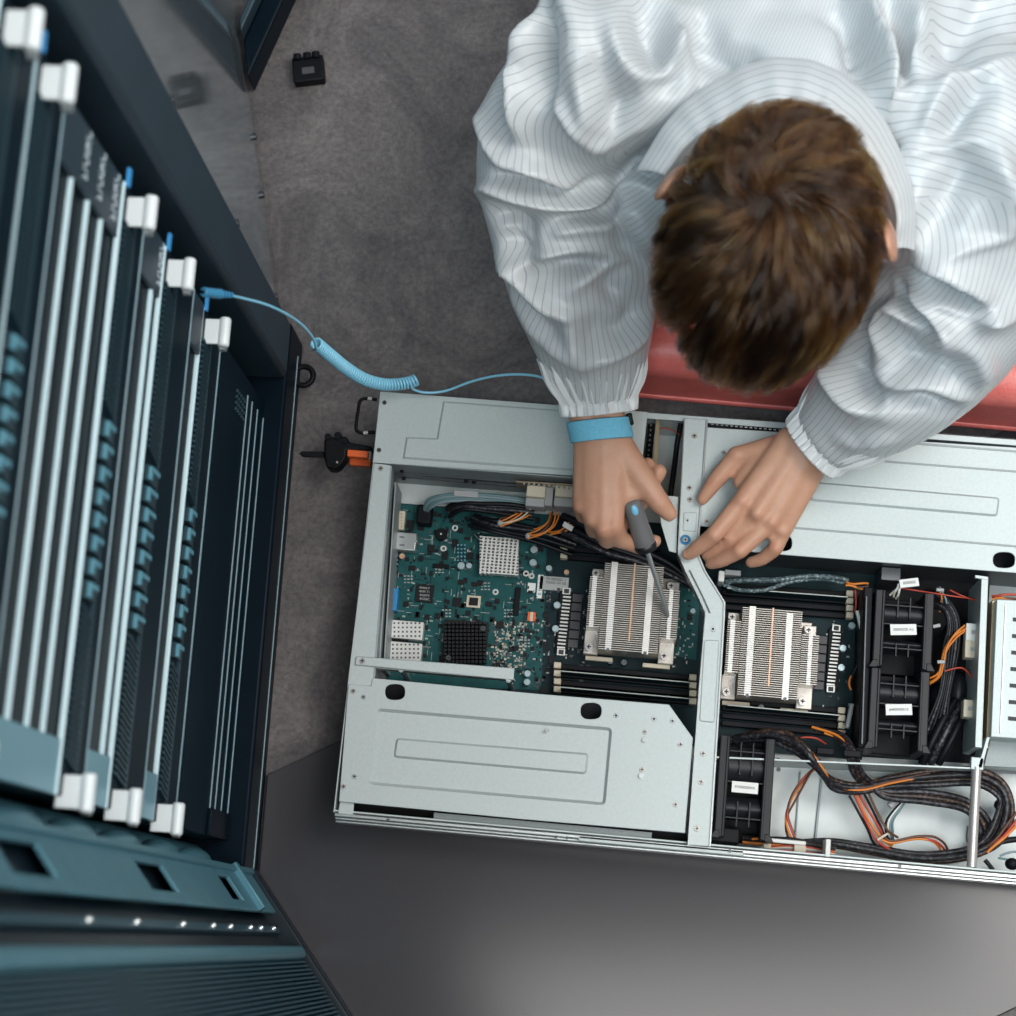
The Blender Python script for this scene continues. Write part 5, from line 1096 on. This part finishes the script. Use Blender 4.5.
def skin_mat():
    m = bpy.data.materials.new('skin'); m.use_nodes = True; MATS['skin'] = m; nt = m.node_tree; b = nt.nodes['Principled BSDF']
    def mixn(fac, c1, c2):
        x = nt.nodes.new('ShaderNodeMix'); x.data_type = 'RGBA'
        if hasattr(fac, 'links'): nt.links.new(fac, x.inputs[0])
        else: x.inputs[0].default_value = fac
        for s, c in ((6, c1), (7, c2)):
            if hasattr(c, 'links'): nt.links.new(c, x.inputs[s])
            else: x.inputs[s].default_value = (*c, 1)
        return x.outputs[2]
    tc = nt.nodes.new('ShaderNodeTexCoord'); n = nt.nodes.new('ShaderNodeTexNoise'); n.inputs['Scale'].default_value = 55; n.inputs['Detail'].default_value = 6; nt.links.new(tc.outputs['Object'], n.inputs['Vector'])
    A = nt.nodes.new('ShaderNodeAttribute'); A.attribute_name = 'flush'; B = nt.nodes.new('ShaderNodeAttribute'); B.attribute_name = 'scalp'
    c = mixn(n.outputs['Fac'], (0.50, 0.255, 0.160), (0.62, 0.36, 0.25)); f2 = nt.nodes.new('ShaderNodeMath'); f2.operation = 'MULTIPLY'; f2.inputs[1].default_value = 0.6; nt.links.new(A.outputs['Fac'], f2.inputs[0])
    c = mixn(f2.outputs[0], c, (0.47, 0.185, 0.115)); c = mixn(B.outputs['Fac'], c, (0.030, 0.014, 0.008))
    nt.links.new(c, b.inputs['Base Color']); b.inputs['Roughness'].default_value = 0.48
    b.inputs['Subsurface Weight'].default_value = 0.12; b.inputs['Subsurface Radius'].default_value = (0.004, 0.0015, 0.0008); b.inputs['Subsurface Scale'].default_value = 1.0
    n2 = nt.nodes.new('ShaderNodeTexNoise'); n2.inputs['Scale'].default_value = 420; n2.inputs['Detail'].default_value = 3; nt.links.new(tc.outputs['Object'], n2.inputs['Vector'])
    bp = nt.nodes.new('ShaderNodeBump'); bp.inputs['Strength'].default_value = 0.25; bp.inputs['Distance'].default_value = 0.001; nt.links.new(n2.outputs['Fac'], bp.inputs['Height']); nt.links.new(bp.outputs['Normal'], b.inputs['Normal'])
skin_mat()
body = finish(me, 'body', ['skin'], person)
def nail(px, py, z, ang, w_=0.0048, l_=0.0058, tilt=0.25):
    d = SX*math.cos(ang)+SY*math.sin(ang); n_ = RZ*math.cos(tilt)+d*math.sin(tilt); d2 = d*math.cos(tilt)-RZ*math.sin(tilt); s = np.cross(n_, d2)
    m_ = MB(); m_.ellipsoid(P(px, py, z), np.array([d2*l_, s*w_, n_*0.0012]).T, 16, 10); m_.build('fingernail', 'nail', person, 60)
nail(669.5, 510.5, 0.1372, math.radians(-38)); nail(687.5, 553.5, 0.1050, math.radians(-143), 0.0042, 0.005)
for sg in (-1, 1):
    m_ = MB(); m_.ellipsoid(H(sg*0.031, 0.078, -0.022), np.eye(3)*0.0125, 18, 12); m_.build('eye', 'white_plastic', person, 60)
# strap around the right wrist belongs to the cord
d_ = (P(613, 470, .142)-P(598, 400, .158)); d_ /= np.linalg.norm(d_); s_ = np.cross(RZ, d_); s_ /= np.linalg.norm(s_); v2 = np.cross(d_, s_); v2 = v2 if v2[2] > 0 else -v2
vs = []; nS = 48; c0 = P(600, 430, 0.1490)
for (a, k) in ((-0.0105, 1.00), (-0.0098, 1.06), (0.0098, 1.06), (0.0105, 1.00), (0.0098, 0.95), (-0.0098, 0.95)):
    for i in range(nS):
        t = 2*math.pi*i/nS; wv = 0.0025*math.cos(t)
        vs.append(c0+d_*(a+0.0035*math.cos(t))+s_*math.cos(t)*0.0295*k+v2*math.sin(t)*0.0238*k)
m_ = MB(); m_.add(vs, [(j*nS+i, j*nS+(i+1) % nS, ((j+1) % 6)*nS+(i+1) % nS, ((j+1) % 6)*nS+i) for j in range(6) for i in range(nS)])
m_.build('wristband', 'strap_blue', wcord, 60)
m_ = MB(); m_.box(c0+s_*0.0305-d_*0.004+v2*0.002, s_*0.003, d_*0.006, v2*0.006); m_.build('snap', 'black_plastic', wcord, 30, 0.0015)

# ------------------------------------------------------------ trousers and coat
m_ = MB()
for sg, kx in ((-1, 0.155), (1, 0.36)):
    hip = pelvis+np.array([0.085*sg, -0.02, -0.01]); knee = np.array([kx+0.01, 0.715, BH+0.062]); ank = np.array([kx+0.06, 1.02, BH+0.045])
    m_.roundcone(hip, knee, 0.080, 0.060, 20); m_.roundcone(knee, ank, 0.056, 0.044, 20)
m_.roundcone(pelvis+np.array([-0.06, 0.01, 0]), pelvis+np.array([0.06, 0.01, 0]), 0.105, 0.105, 24); m_.roundcone(chest-RZ*0.06+np.array([0, -0.03, 0]), pelvis-RZ*0.02, 0.07, 0.09, 24)
finish(remesh_np(m_, 0.008, 6), 'trousers', ['red_cloth'], person)
def loft(mb, st, ratio=0.8, n=28):
    """st: (px, py, z, half width in photo px)"""
    C_ = np.array([P(a, b, z) for a, b, z, h in st]); rad = np.array([np.linalg.norm(P(a+h, b, z)-P(a, b, z)) for a, b, z, h in st])
    C2 = cat_rom(C_, 5); k = np.linspace(0, len(st)-1, len(C2)); r2 = np.interp(k, np.arange(len(st)), rad)
    T = np.gradient(C2, axis=0); T /= np.linalg.norm(T, axis=1)[:, None]; vs = []
    for i in range(len(C2)):
        s = np.cross(RZ, T[i]); s /= np.linalg.norm(s); v = np.cross(T[i], s); v = v if v[2] > 0 else -v
        for j in range(n): t = 2*np.pi*j/n; vs.append(C2[i]+s*np.cos(t)*r2[i]+v*np.sin(t)*r2[i]*ratio)
    m = len(C2); fs = [(i*n+j, i*n+(j+1) % n, (i+1)*n+(j+1) % n, (i+1)*n+j) for i in range(m-1) for j in range(n)]
    fs += [tuple(range(n))[::-1], tuple((m-1)*n+j for j in range(n))]; mb.add(vs, fs); return C2, r2
ct = MB()
axR, rR = loft(ct, [(690, 70, .375, 70), (630, 70, .375, 80), (572, 105, .33, 84), (550, 165, .285, 74), (566, 225, .245, 78), (583, 285, .215, 76), (592, 335, .19, 63), (596, 370, .172, 50), (597.5, 395, .162, 38), (598, 404, .159, 35)])
axL, rL = loft(ct, [(900, 150, .375, 75), (960, 190, .365, 88), (975, 260, .315, 88), (940, 325, .265, 86), (895, 378, .218, 72), (858, 409, .182, 59), (832, 432, .162, 45), (818, 443, .153, 37)])
# back and shoulders
def el(mb, c, ax, rx, ry, rz): mb.ellipsoid(c, np.array([ax*rx, np.cross(RZ, ax)*ry, RZ*rz]).T, 36, 24)
el(ct, np.array([0.178, 0.735, 0.335]), LT, 0.175, 0.105, 0.095)
el(ct, SHR+np.array([0.01, 0.005, -0.025]), LT, 0.085, 0.085, 0.085); el(ct, SHLl+np.array([0.0, 0.03, -0.02]), LT, 0.095, 0.10, 0.088)
sp0 = np.array([0.185, 0.74, 0.325]); sp1 = pelvis+np.array([0.01, 0.03, 0.015])
for a in (-0.08, -0.04, 0.0, 0.04, 0.08): ct.roundcone(sp0+LT*a, sp1+LT*a*1.1, 0.098, 0.125, 24)
el(ct, P(652, 186, .262), LT, 0.05, 0.07, 0.05)
el(ct, np.array([0.17, 0.675, 0.345]), LT, 0.13, 0.085, 0.075)
cme = remesh_np(ct, 0.0036, 18, 0.6); co = co_of(cme); no = no_of(cme)
bvh = BVHTree.FromPolygons([Vector(p) for p in co], [tuple(p.vertices) for p in cme.polygons])
def hit(px, py):
    r = P(px, py, 0)-EYE; h_ = bvh.ray_cast(Vector(EYE), Vector(r).normalized()); return None if h_[0] is None else np.array(h_[0])
def seg_dist(p, a, b):
    ab = b-a; t = np.clip(((p-a)@ab)/(ab@ab+1e-12), 0, 1); return np.linalg.norm(p-(a+t[:, None]*ab), axis=1)
disp = np.zeros(len(co))
# cloth folds: measured crest and hollow lines, (points, height mm, width mm, sharpness)
FOLDS = [
 ([(478, 98), (494, 130), (514, 156)], 8, 9, 1), ([(556, 4), (536, 50), (529, 100), (524, 138), (516, 154)], 13, 13, 1), ([(500, 70), (512, 110), (520, 140)], -9, 10, 0),
 ([(559, 84), (567, 106), (592, 142)], 9, 8, 1), ([(552, 20), (550, 60), (556, 95)], -9, 8, 0), ([(516, 156), (545, 164), (566, 182), (580, 192)], 10, 9, 1), ([(480, 192), (498, 186), (528, 196), (574, 202), (618, 174)], 11, 8, 1),
 ([(545, 182), (560, 190), (585, 186), (605, 172)], -8, 8, 0), ([(510, 172), (530, 182)], -8, 8, 0), ([(500, 212), (525, 226), (541, 228)], -9, 9, 0),
 ([(494, 254), (517, 265), (535, 288), (553, 306), (571, 313)], 11, 7, 1), ([(517, 260), (545, 253), (572, 250), (605, 255), (621, 259)], 9, 8, 1), ([(621, 260), (600, 270), (584, 278), (568, 292)], 8, 7, 1),
 ([(545, 268), (572, 264), (598, 262)], -10, 9, 0), ([(540, 226), (542, 240), (545, 251)], 6, 6, 1), ([(512, 240), (525, 250), (536, 246)], -8, 8, 0), ([(545, 232), (575, 226), (605, 225), (622, 212)], 8, 9, 1), ([(560, 214), (590, 214), (610, 206)], -7, 7, 0),
 ([(510, 285), (525, 310), (545, 330)], -8, 10, 0), ([(520, 318), (550, 342), (583, 364)], 6, 9, 1), ([(583, 364), (618, 352), (652, 326)], 6, 9, 1), ([(570, 318), (575, 340), (582, 358)], 5, 7, 0), ([(600, 330), (625, 330), (645, 305)], -5, 12, 0),
 ([(640, 215), (648, 250), (650, 290)], 3, 9, 0), ([(625, 300), (610, 280), (625, 250)], -5, 12, 0),
 ([(914, 258), (942, 261), (970, 281), (987, 304), (988, 311)], 14, 9, 1), ([(930, 275), (955, 287), (975, 303)], -12, 9, 0), ([(918, 288), (928, 283), (938, 290)], 7, 6, 1), ([(918, 288), (936, 310), (949, 329), (946, 337)], 11, 7, 1),
 ([(935, 286), (966, 306), (993, 313), (1016, 311)], 9, 8, 1), ([(930, 322), (915, 302), (905, 292)], -9, 8, 0), ([(883, 350), (882, 325), (895, 308), (918, 318), (943, 339)], 11, 8, 1), ([(862, 352), (866, 320), (885, 298)], -7, 11, 0),
 ([(883, 373), (896, 383), (926, 380), (945, 386), (972, 399)], 8, 7, 1), ([(905, 345), (920, 360), (940, 365)], -5, 13, 0), ([(826, 366), (840, 386), (857, 402), (880, 408)], 10, 10, 1), ([(850, 360), (858, 378), (872, 394)], -9, 10, 0), ([(900, 400), (925, 402), (950, 410)], -6, 9, 0),
 ([(958, 330), (978, 355), (985, 385)], 6, 12, 0), ([(840, 440), (860, 445), (885, 440)], 5, 8, 0),
 ([(598, 146), (624, 135), (652, 121)], 3.5, 4, 1), ([(598, 150), (640, 168), (662, 176)], 4, 7, 0), ([(608, 25), (622, 58), (634, 74)], 10, 10, 1), ([(650, 10), (655, 45), (663, 74)], -12, 14, 0), ([(634, 75), (663, 76), (672, 55), (684, 28)], 10, 9, 1), ([(700, 30), (715, 55), (740, 62)], -9, 14, 0), ([(580, 60), (590, 100), (602, 135)], 7, 13, 0), ([(625, 90), (612, 110), (606, 130)], -6, 10, 0),
 ([(570, 0), (580, 30), (585, 55)], 7, 12, 0),
 ([(868, 0), (880, 50), (890, 104)], 13, 13, 0), ([(840, 10), (855, 25), (862, 68)], -12, 12, 0), ([(884, 8), (895, 50), (905, 90)], -12, 9, 0), ([(912, 0), (920, 40), (905, 95)], 8, 14, 0), ([(890, 106), (935, 90), (975, 74), (1016, 60)], 5, 6, 1), ([(975, 90), (950, 120), (935, 144)], -12, 11, 0), ([(928, 142), (940, 110), (962, 85)], 6, 9, 0),
 ([(915, 152), (945, 147), (978, 136)], 7, 6, 1), ([(975, 138), (965, 170), (950, 195), (940, 215)], -8, 15, 0), ([(985, 150), (1000, 180), (1012, 215)], 8, 13, 0), ([(940, 252), (975, 245), (1016, 235)], 3.5, 4, 1), ([(915, 200), (912, 230), (925, 252)], 5, 7, 0), ([(955, 40), (975, 20), (990, 0)], -5, 14, 0), ([(930, 40), (960, 60)], -4, 14, 0)]
for pts, h_, w_, sharp in FOLDS:
    q = [hit(*p) for p in cat_rom([np.array(p, float) for p in pts], 4)]; q = [p for p in q if p is not None]
    if len(q) < 2: continue
    q = np.array(q); lo = q.min(0)-0.06; hi = q.max(0)+0.06; sel = np.where(np.all((co > lo) & (co < hi), axis=1))[0]
    if not len(sel): continue
    dd = np.min([seg_dist(co[sel], q[i], q[i+1]) for i in range(len(q)-1)], axis=0); w0 = w_*0.001*1.0
    g = np.exp(-dd/w0*1.15) if sharp else np.exp(-(dd/w0)**2)
    end = np.minimum(np.linalg.norm(co[sel]-q[0], axis=1), np.linalg.norm(co[sel]-q[-1], axis=1)); tot = np.linalg.norm(np.diff(q, axis=0), axis=1).sum()
    taper = np.clip(0.45+end/(0.25*tot+1e-6)*0.55, 0, 1)
    disp[sel] += h_*0.0032*g*taper*np.clip(no[sel, 2]*1.6, 0, 1)
ns_ = np.array([noise.noise(Vector(p*16)) for p in co])+0.5*np.array([noise.noise(Vector(p*38)) for p in co])
disp += 0.0014*ns_
# keep the sleeve ends where the elastic sits
for w_ in (P(598, 404, .159), P(818, 443, .153)): disp *= np.clip(np.linalg.norm(co-w_, axis=1)/0.05-0.55, 0, 1)
# stripe coordinate along the cloth
def lateral(ax, rad):
    best = np.full(len(co), 1e9); out = np.zeros(len(co)); T = np.gradient(ax, axis=0); T /= np.linalg.norm(T, axis=1)[:, None]
    for i in range(len(ax)):
        d = np.linalg.norm(co-ax[i], axis=1)/rad[i]; s = np.cross(RZ, T[i]); s /= np.linalg.norm(s); l = (co-ax[i])@s; r_ = rad[i]*1.12
        m = d < best; best[m] = d[m]; out[m] = (r_*np.arcsin(np.clip(l[m]/r_, -1, 1)))
    return best, out
def smooth_lat(ax, rad):
    # blend neighbouring axis stations so that the stripes run without steps
    num = np.zeros(len(co)); den = np.zeros(len(co)); T = np.gradient(ax, axis=0); T /= np.linalg.norm(T, axis=1)[:, None]; best = np.full(len(co), 1e9)
    for i in range(len(ax)):
        d = np.linalg.norm(co-ax[i], axis=1); s = np.cross(RZ, T[i]); s /= np.linalg.norm(s); l = (co-ax[i])@s; r_ = 0.085
        wgt = np.exp(-(d/0.035)**2)+1e-12; num += wgt*r_*np.arcsin(np.clip(l/r_, -0.98, 0.98)); den += wgt; best = np.minimum(best, d/rad[i])
    return best, num/den
bR, sR = smooth_lat(axR[8:], rR[8:]); bL, sL_ = smooth_lat(axL[5:], rL[5:])
ks = 5.0; xx = np.clip(co[:, 0]+0.02, 0, 0.30); tor = (co[:, 1]-0.5*ks*xx**2)/np.sqrt(1+(ks*xx)**2*0.6)+0.4*co[:, 2]
far = co[:, 0]+0.25*(co[:, 1]-0.6) > 0.245
tor = np.where(far & (co[:, 1] < 0.735), co[:, 1]*0.95+co[:, 0]*0.30-co[:, 2]*0.3, tor)
part_id = np.where((bR < 1.02) & (co[:, 0] < 0.055), 1, np.where((bL < 1.0) & (co[:, 1] < 0.615), 2, 0))
stripe = np.where(part_id == 1, sR, np.where(part_id == 2, sL_, tor))
stripe = stripe+0.0015*ns_
# displace along smoothed normals, then relax so that creases stay crisp without ragged edges
ed = np.empty(len(cme.edges)*2, dtype=np.int64); cme.edges.foreach_get('vertices', ed); ed = ed.reshape(-1, 2); dg_ = np.bincount(ed.ravel(), minlength=len(co)).astype(float)[:, None]
def relax(a, it, f):
    for _ in range(it):
        s_ = np.zeros_like(a); np.add.at(s_, ed[:, 0], a[ed[:, 1]]); np.add.at(s_, ed[:, 1], a[ed[:, 0]]); a = a+f*(s_/np.maximum(dg_, 1)-a)
    return a
sn = relax(no.copy(), 14, 0.6); sn /= np.linalg.norm(sn, axis=1)[:, None]+1e-9
disp = relax(disp[:, None], 3, 0.5)[:, 0]
new = relax(co+sn*disp[:, None], 2, 0.5)
cme.vertices.foreach_set('co', new.ravel()); cme.update()
a_ = cme.attributes.new('stripe', 'FLOAT', 'POINT'); a_.data.foreach_set('value', stripe.astype(np.float32))
def coat_mat(name, stripes=True):
    m = bpy.data.materials.new(name); m.use_nodes = True; MATS[name] = m; nt = m.node_tree; b = nt.nodes['Principled BSDF']
    A = nt.nodes.new('ShaderNodeAttribute'); A.attribute_name = 'stripe'
    mu = nt.nodes.new('ShaderNodeMath'); mu.operation = 'MULTIPLY'; mu.inputs[1].default_value = 1/0.0060; nt.links.new(A.outputs['Fac'], mu.inputs[0])
    fr = nt.nodes.new('ShaderNodeMath'); fr.operation = 'FRACT'; nt.links.new(mu.outputs[0], fr.inputs[0])
    r = nt.nodes.new('ShaderNodeValToRGB'); e = r.color_ramp.elements; e[0].position = 0.0; e[0].color = (0.565, 0.59, 0.605, 1); e[1].position = 1.0; e[1].color = (0.565, 0.59, 0.605, 1)
    for p_, c in ((0.43, (0.565, 0.59, 0.605)), (0.47, (0.30, 0.33, 0.37)), (0.53, (0.30, 0.33, 0.37)), (0.57, (0.565, 0.59, 0.605))):
        k = r.color_ramp.elements.new(p_); k.color = (*c, 1)
    nt.links.new(fr.outputs[0], r.inputs['Fac'])
    if stripes: nt.links.new(r.outputs['Color'], b.inputs['Base Color'])
    else: b.inputs['Base Color'].default_value = (0.74, 0.76, 0.77, 1)
    b.inputs['Roughness'].default_value = 0.36; b.inputs['Specular IOR Level'].default_value = 0.5; b.inputs['Sheen Weight'].default_value = 0.1
coat_mat('coat_cloth'); coat_mat('coat_plain', False)
coat_o = finish(cme, 'white_coat', ['coat_cloth'], person)
# gathered elastic cuffs
def cuff(stations, name='elastic_cuff', seed=0, ratio=0.74):
    C_ = np.array([P(a, b, z) for a, b, z, h in stations]); rad = np.array([np.linalg.norm(P(a+h, b, z)-P(a, b, z)) for a, b, z, h in stations])
    C2 = cat_rom(C_, 5); k = np.linspace(0, len(stations)-1, len(C2)); r2 = np.interp(k, np.arange(len(stations)), rad); n = 240
    T = np.gradient(C2, axis=0); T /= np.linalg.norm(T, axis=1)[:, None]; rg = np.random.default_rng(seed); vs = []; st = []
    th = np.linspace(0, 2*np.pi, n, endpoint=False); ph1 = rg.random()*6; wob = sum(np.sin(k_*th+rg.random()*6)*a for k_, a in ((3, .5), (5, .5), (7, .4)))
    for i in range(len(C2)):
        s = np.cross(RZ, T[i]); s /= np.linalg.norm(s); v = np.cross(T[i], s); v = v if v[2] > 0 else -v; f = i/(len(C2)-1)
        amp = 0.0036*(0.25+0.9*math.sin(math.pi*min(1, f*0.9+0.1))); gather = amp*(0.75*np.sin(29*th+wob*1.8+ph1)+0.6*np.sin(43*th+wob*2.4+2*f)+0.3*np.sin(13*th+3*f))
        rr2 = r2[i]*(1-0.06*math.exp(-((f-0.62)/0.10)**2))+gather
        for j in range(n): vs.append(C2[i]+s*np.cos(th[j])*rr2[j]+v*np.sin(th[j])*rr2[j]*ratio); st.append(r2[i]*th[j]*1.0)
    m = len(C2); fs = [(i*n+j, i*n+(j+1) % n, (i+1)*n+(j+1) % n, (i+1)*n+j) for i in range(m-1) for j in range(n)]
    mb = MB(); mb.add(vs, fs); o = mb.build(name, 'coat_plain', person, 60); sd_ = o.modifiers.new('cloth', 'SOLIDIFY'); sd_.thickness = 0.0012; sd_.offset = -1
    return o
cuff([(592, 352, .182, 55), (595, 375, .1705, 48), (597, 393, .1635, 38.5), (598, 403, .1590, 36.5), (599, 413, .1555, 38)], seed=2)
cuff([(868, 402, .190, 57), (846, 421, .172, 50), (829, 434, .1605, 41), (820, 441, .1545, 37.5), (810.5, 449, .1480, 38)], seed=5)
# stand collar: a slanted band around the neck opening
def collar():
    top = [(664, 176), (690, 142), (722, 122), (768, 100), (812, 106), (848, 130), (876, 166), (896, 210), (892, 250)]
    bot = [(634, 172), (668, 118), (708, 84), (764, 58), (822, 62), (866, 92), (896, 138), (915, 196), (916, 252)]
    zt = [.432, .440, .448, .455, .456, .453, .447, .438, .424]; zb = [.412, .422, .428, .432, .432, .430, .424, .416, .404]
    A = cat_rom([P(x, y, z) for (x, y), z in zip(top, zt)], 8); B = cat_rom([P(x, y, z) for (x, y), z in zip(bot, zb)], 8); n = len(A); vs = []; rows = 7
    for j in range(rows):
        t = j/(rows-1); bul = 0.006*math.sin(math.pi*t)
        for i in range(n): vs.append(B[i]*(1-t)+A[i]*t+RZ*bul+RZ*0.001*math.sin(i*1.3))
    # inner face going down towards the neck
    for j in range(1, 5):
        for i in range(n): ctr_ = np.array([NB[0], NB[1], 0]); p = A[i]+(ctr_-A[i])*np.array([1, 1, 0])*0.10*j/4; p[2] = A[i][2]-0.045*j/4; vs.append(p)
    rows += 4
    mb = MB(); mb.add(vs, [(j*n+i, j*n+i+1, (j+1)*n+i+1, (j+1)*n+i) for j in range(rows-1) for i in range(n-1)])
    o = mb.build('stand_collar', 'coat_cloth', person, 50); st = []
    for j in range(rows):
        for i in range(n): st.append(j*0.0060)
    a_ = o.data.attributes.new('stripe', 'FLOAT', 'POINT'); a_.data.foreach_set('value', np.array(st, np.float32))
    s_ = o.modifiers.new('cloth', 'SOLIDIFY'); s_.thickness = 0.0018; s_.offset = 1; sb = o.modifiers.new('sub', 'SUBSURF'); sb.levels = 1; sb.render_levels = 1
collar()

# ------------------------------------------------------------ hair
def hair():
    SK = np.array([0.0795, 0.107, 0.0915]); rg = np.random.default_rng(11); W0 = np.array([-0.012, -0.045, 0.0]); W0[2] = SK[2]*math.sqrt(1-(W0[0]/SK[0])**2-(W0[1]/SK[1])**2)
    def sample(n):
        out = []
        while len(out) < n:
            d = rg.normal(size=3); d /= np.linalg.norm(d); p = d*SK
            ed = (abs(p[0])-0.075)**2+(p[1]+0.027)**2+(p[2]+0.014)**2
            if hair_zone(*p) and p[2] > -0.07 and ed > 0.024**2: out.append(p)
        return np.array(out)
    G, K, S = 900, 20, 7
    gp = sample(G); allp = []; 
    def grow(p0, length, lift, swirl, jit, cn_):
        p = p0.copy(); pts = []; n_ = len(p0)
        for s in range(S):
            t = s/(S-1); q = p/SK; q /= np.linalg.norm(q, axis=1)[:, None]; base = q*SK; nrm = q/SK; nrm /= np.linalg.norm(nrm, axis=1)[:, None]
            pts.append(base+nrm*(lift*np.sin(min(1, t*1.25)*np.pi/2)*(1-0.25*t))[:, None])
            r = p-W0; r[:, 2] *= 0.9; r += np.array([0, 0.012, 0])+cn_*0.02; r /= np.linalg.norm(r, axis=1)[:, None]+1e-9
            tang = r-(r*nrm).sum(1)[:, None]*nrm; tang += swirl[:, None]*np.cross(nrm, r)+jit*0.35; tang -= (tang*nrm).sum(1)[:, None]*nrm; tang /= np.linalg.norm(tang, axis=1)[:, None]+1e-9
            p = base+tang*(length/(S-1))[:, None]
        return np.array(pts).transpose(1, 0, 2)
    top = np.clip((gp[:, 2]+0.02)/0.09, 0, 1); length = 0.016+0.030*top+0.030*np.clip(gp[:, 1]/0.08, 0, 1)+0.006*np.clip(gp[:, 1]/0.09, 0, 1)+rg.normal(size=G)*0.005
    lift = 0.005+0.0095*top+rg.random(G)*0.010+0.004*np.clip(gp[:, 1]/0.08, 0, 1)
    cn = np.array([[noise.noise(Vector(p*28)), noise.noise(Vector(p*28+np.array([7, 0, 0]))), noise.noise(Vector(p*28+np.array([0, 9, 0])))] for p in gp])
    guide = grow(gp, length, lift, 0.35+cn[:, 0]*0.9, cn*2.6+rg.normal(size=(G, 3))*0.22, cn)
    t = np.linspace(0, 1, S)[None, :, None]
    for k in range(K):
        o_ = rg.normal(size=(G, 3))*0.0034; q = (gp+o_)/SK; q /= np.linalg.norm(q, axis=1)[:, None]; root = q*SK
        off = (root-guide[:, 0])[:, None, :]; tip = rg.normal(size=(G, 1, 3))*0.0016
        st = guide+off*(1-0.78*t)+tip*t**2; sc = 1-0.22*rg.random((G, 1, 1)); st = guide[:, :1]+off+(st-(guide[:, :1]+off))*sc; allp.append(st)
    st = np.concatenate(allp).reshape(-1, 3); Rm = np.array([LT, FW, UP_]); wp = st@Rm+H(0, -0.004, 0)-world_origin(person)
    N_ = len(st)//S; cu = bpy.data.hair_curves.new('hair'); cu.add_curves([S]*N_)
    cu.attributes['position'].data.foreach_set('vector', wp.astype(np.float32).ravel())
    ra = cu.attributes.get('radius') or cu.attributes.new('radius', 'FLOAT', 'POINT'); rv = np.tile(np.linspace(0.00021, 0.00007, S), N_).astype(np.float32); ra.data.foreach_set('value', rv)
    m = bpy.data.materials.new('brown_hair'); m.use_nodes = True; nt = m.node_tree; nt.nodes.clear(); o_ = nt.nodes.new('ShaderNodeOutputMaterial'); b = nt.nodes.new('ShaderNodeBsdfHairPrincipled')
    b.parametrization = 'MELANIN'; b.inputs['Melanin'].default_value = 0.56; b.inputs['Melanin Redness'].default_value = 0.55; b.inputs['Roughness'].default_value = 0.22; b.inputs['Radial Roughness'].default_value = 0.4; b.inputs['Random Color'].default_value = 0.45; b.inputs['Random Roughness'].default_value = 0.2
    at = nt.nodes.new('ShaderNodeAttribute'); at.attribute_name = 'tuft'; nt.links.new(at.outputs['Fac'], b.inputs['Melanin']); nt.links.new(b.outputs[0], o_.inputs[0]); cu.materials.append(m)
    tv = np.clip(0.64+0.50*np.array([noise.noise(Vector((math.atan2(p[1]-W0[1], p[0]-W0[0])*4.5, p[2]*14, 3.0))) for p in gp])+rg.normal(size=G)*0.07, 0.40, 0.9)
    ta = cu.attributes.new('tuft', 'FLOAT', 'CURVE'); ta.data.foreach_set('value', np.tile(tv, K).astype(np.float32))
    o = bpy.data.objects.new('hair', cu); COL.objects.link(o); o.parent = person
hair()
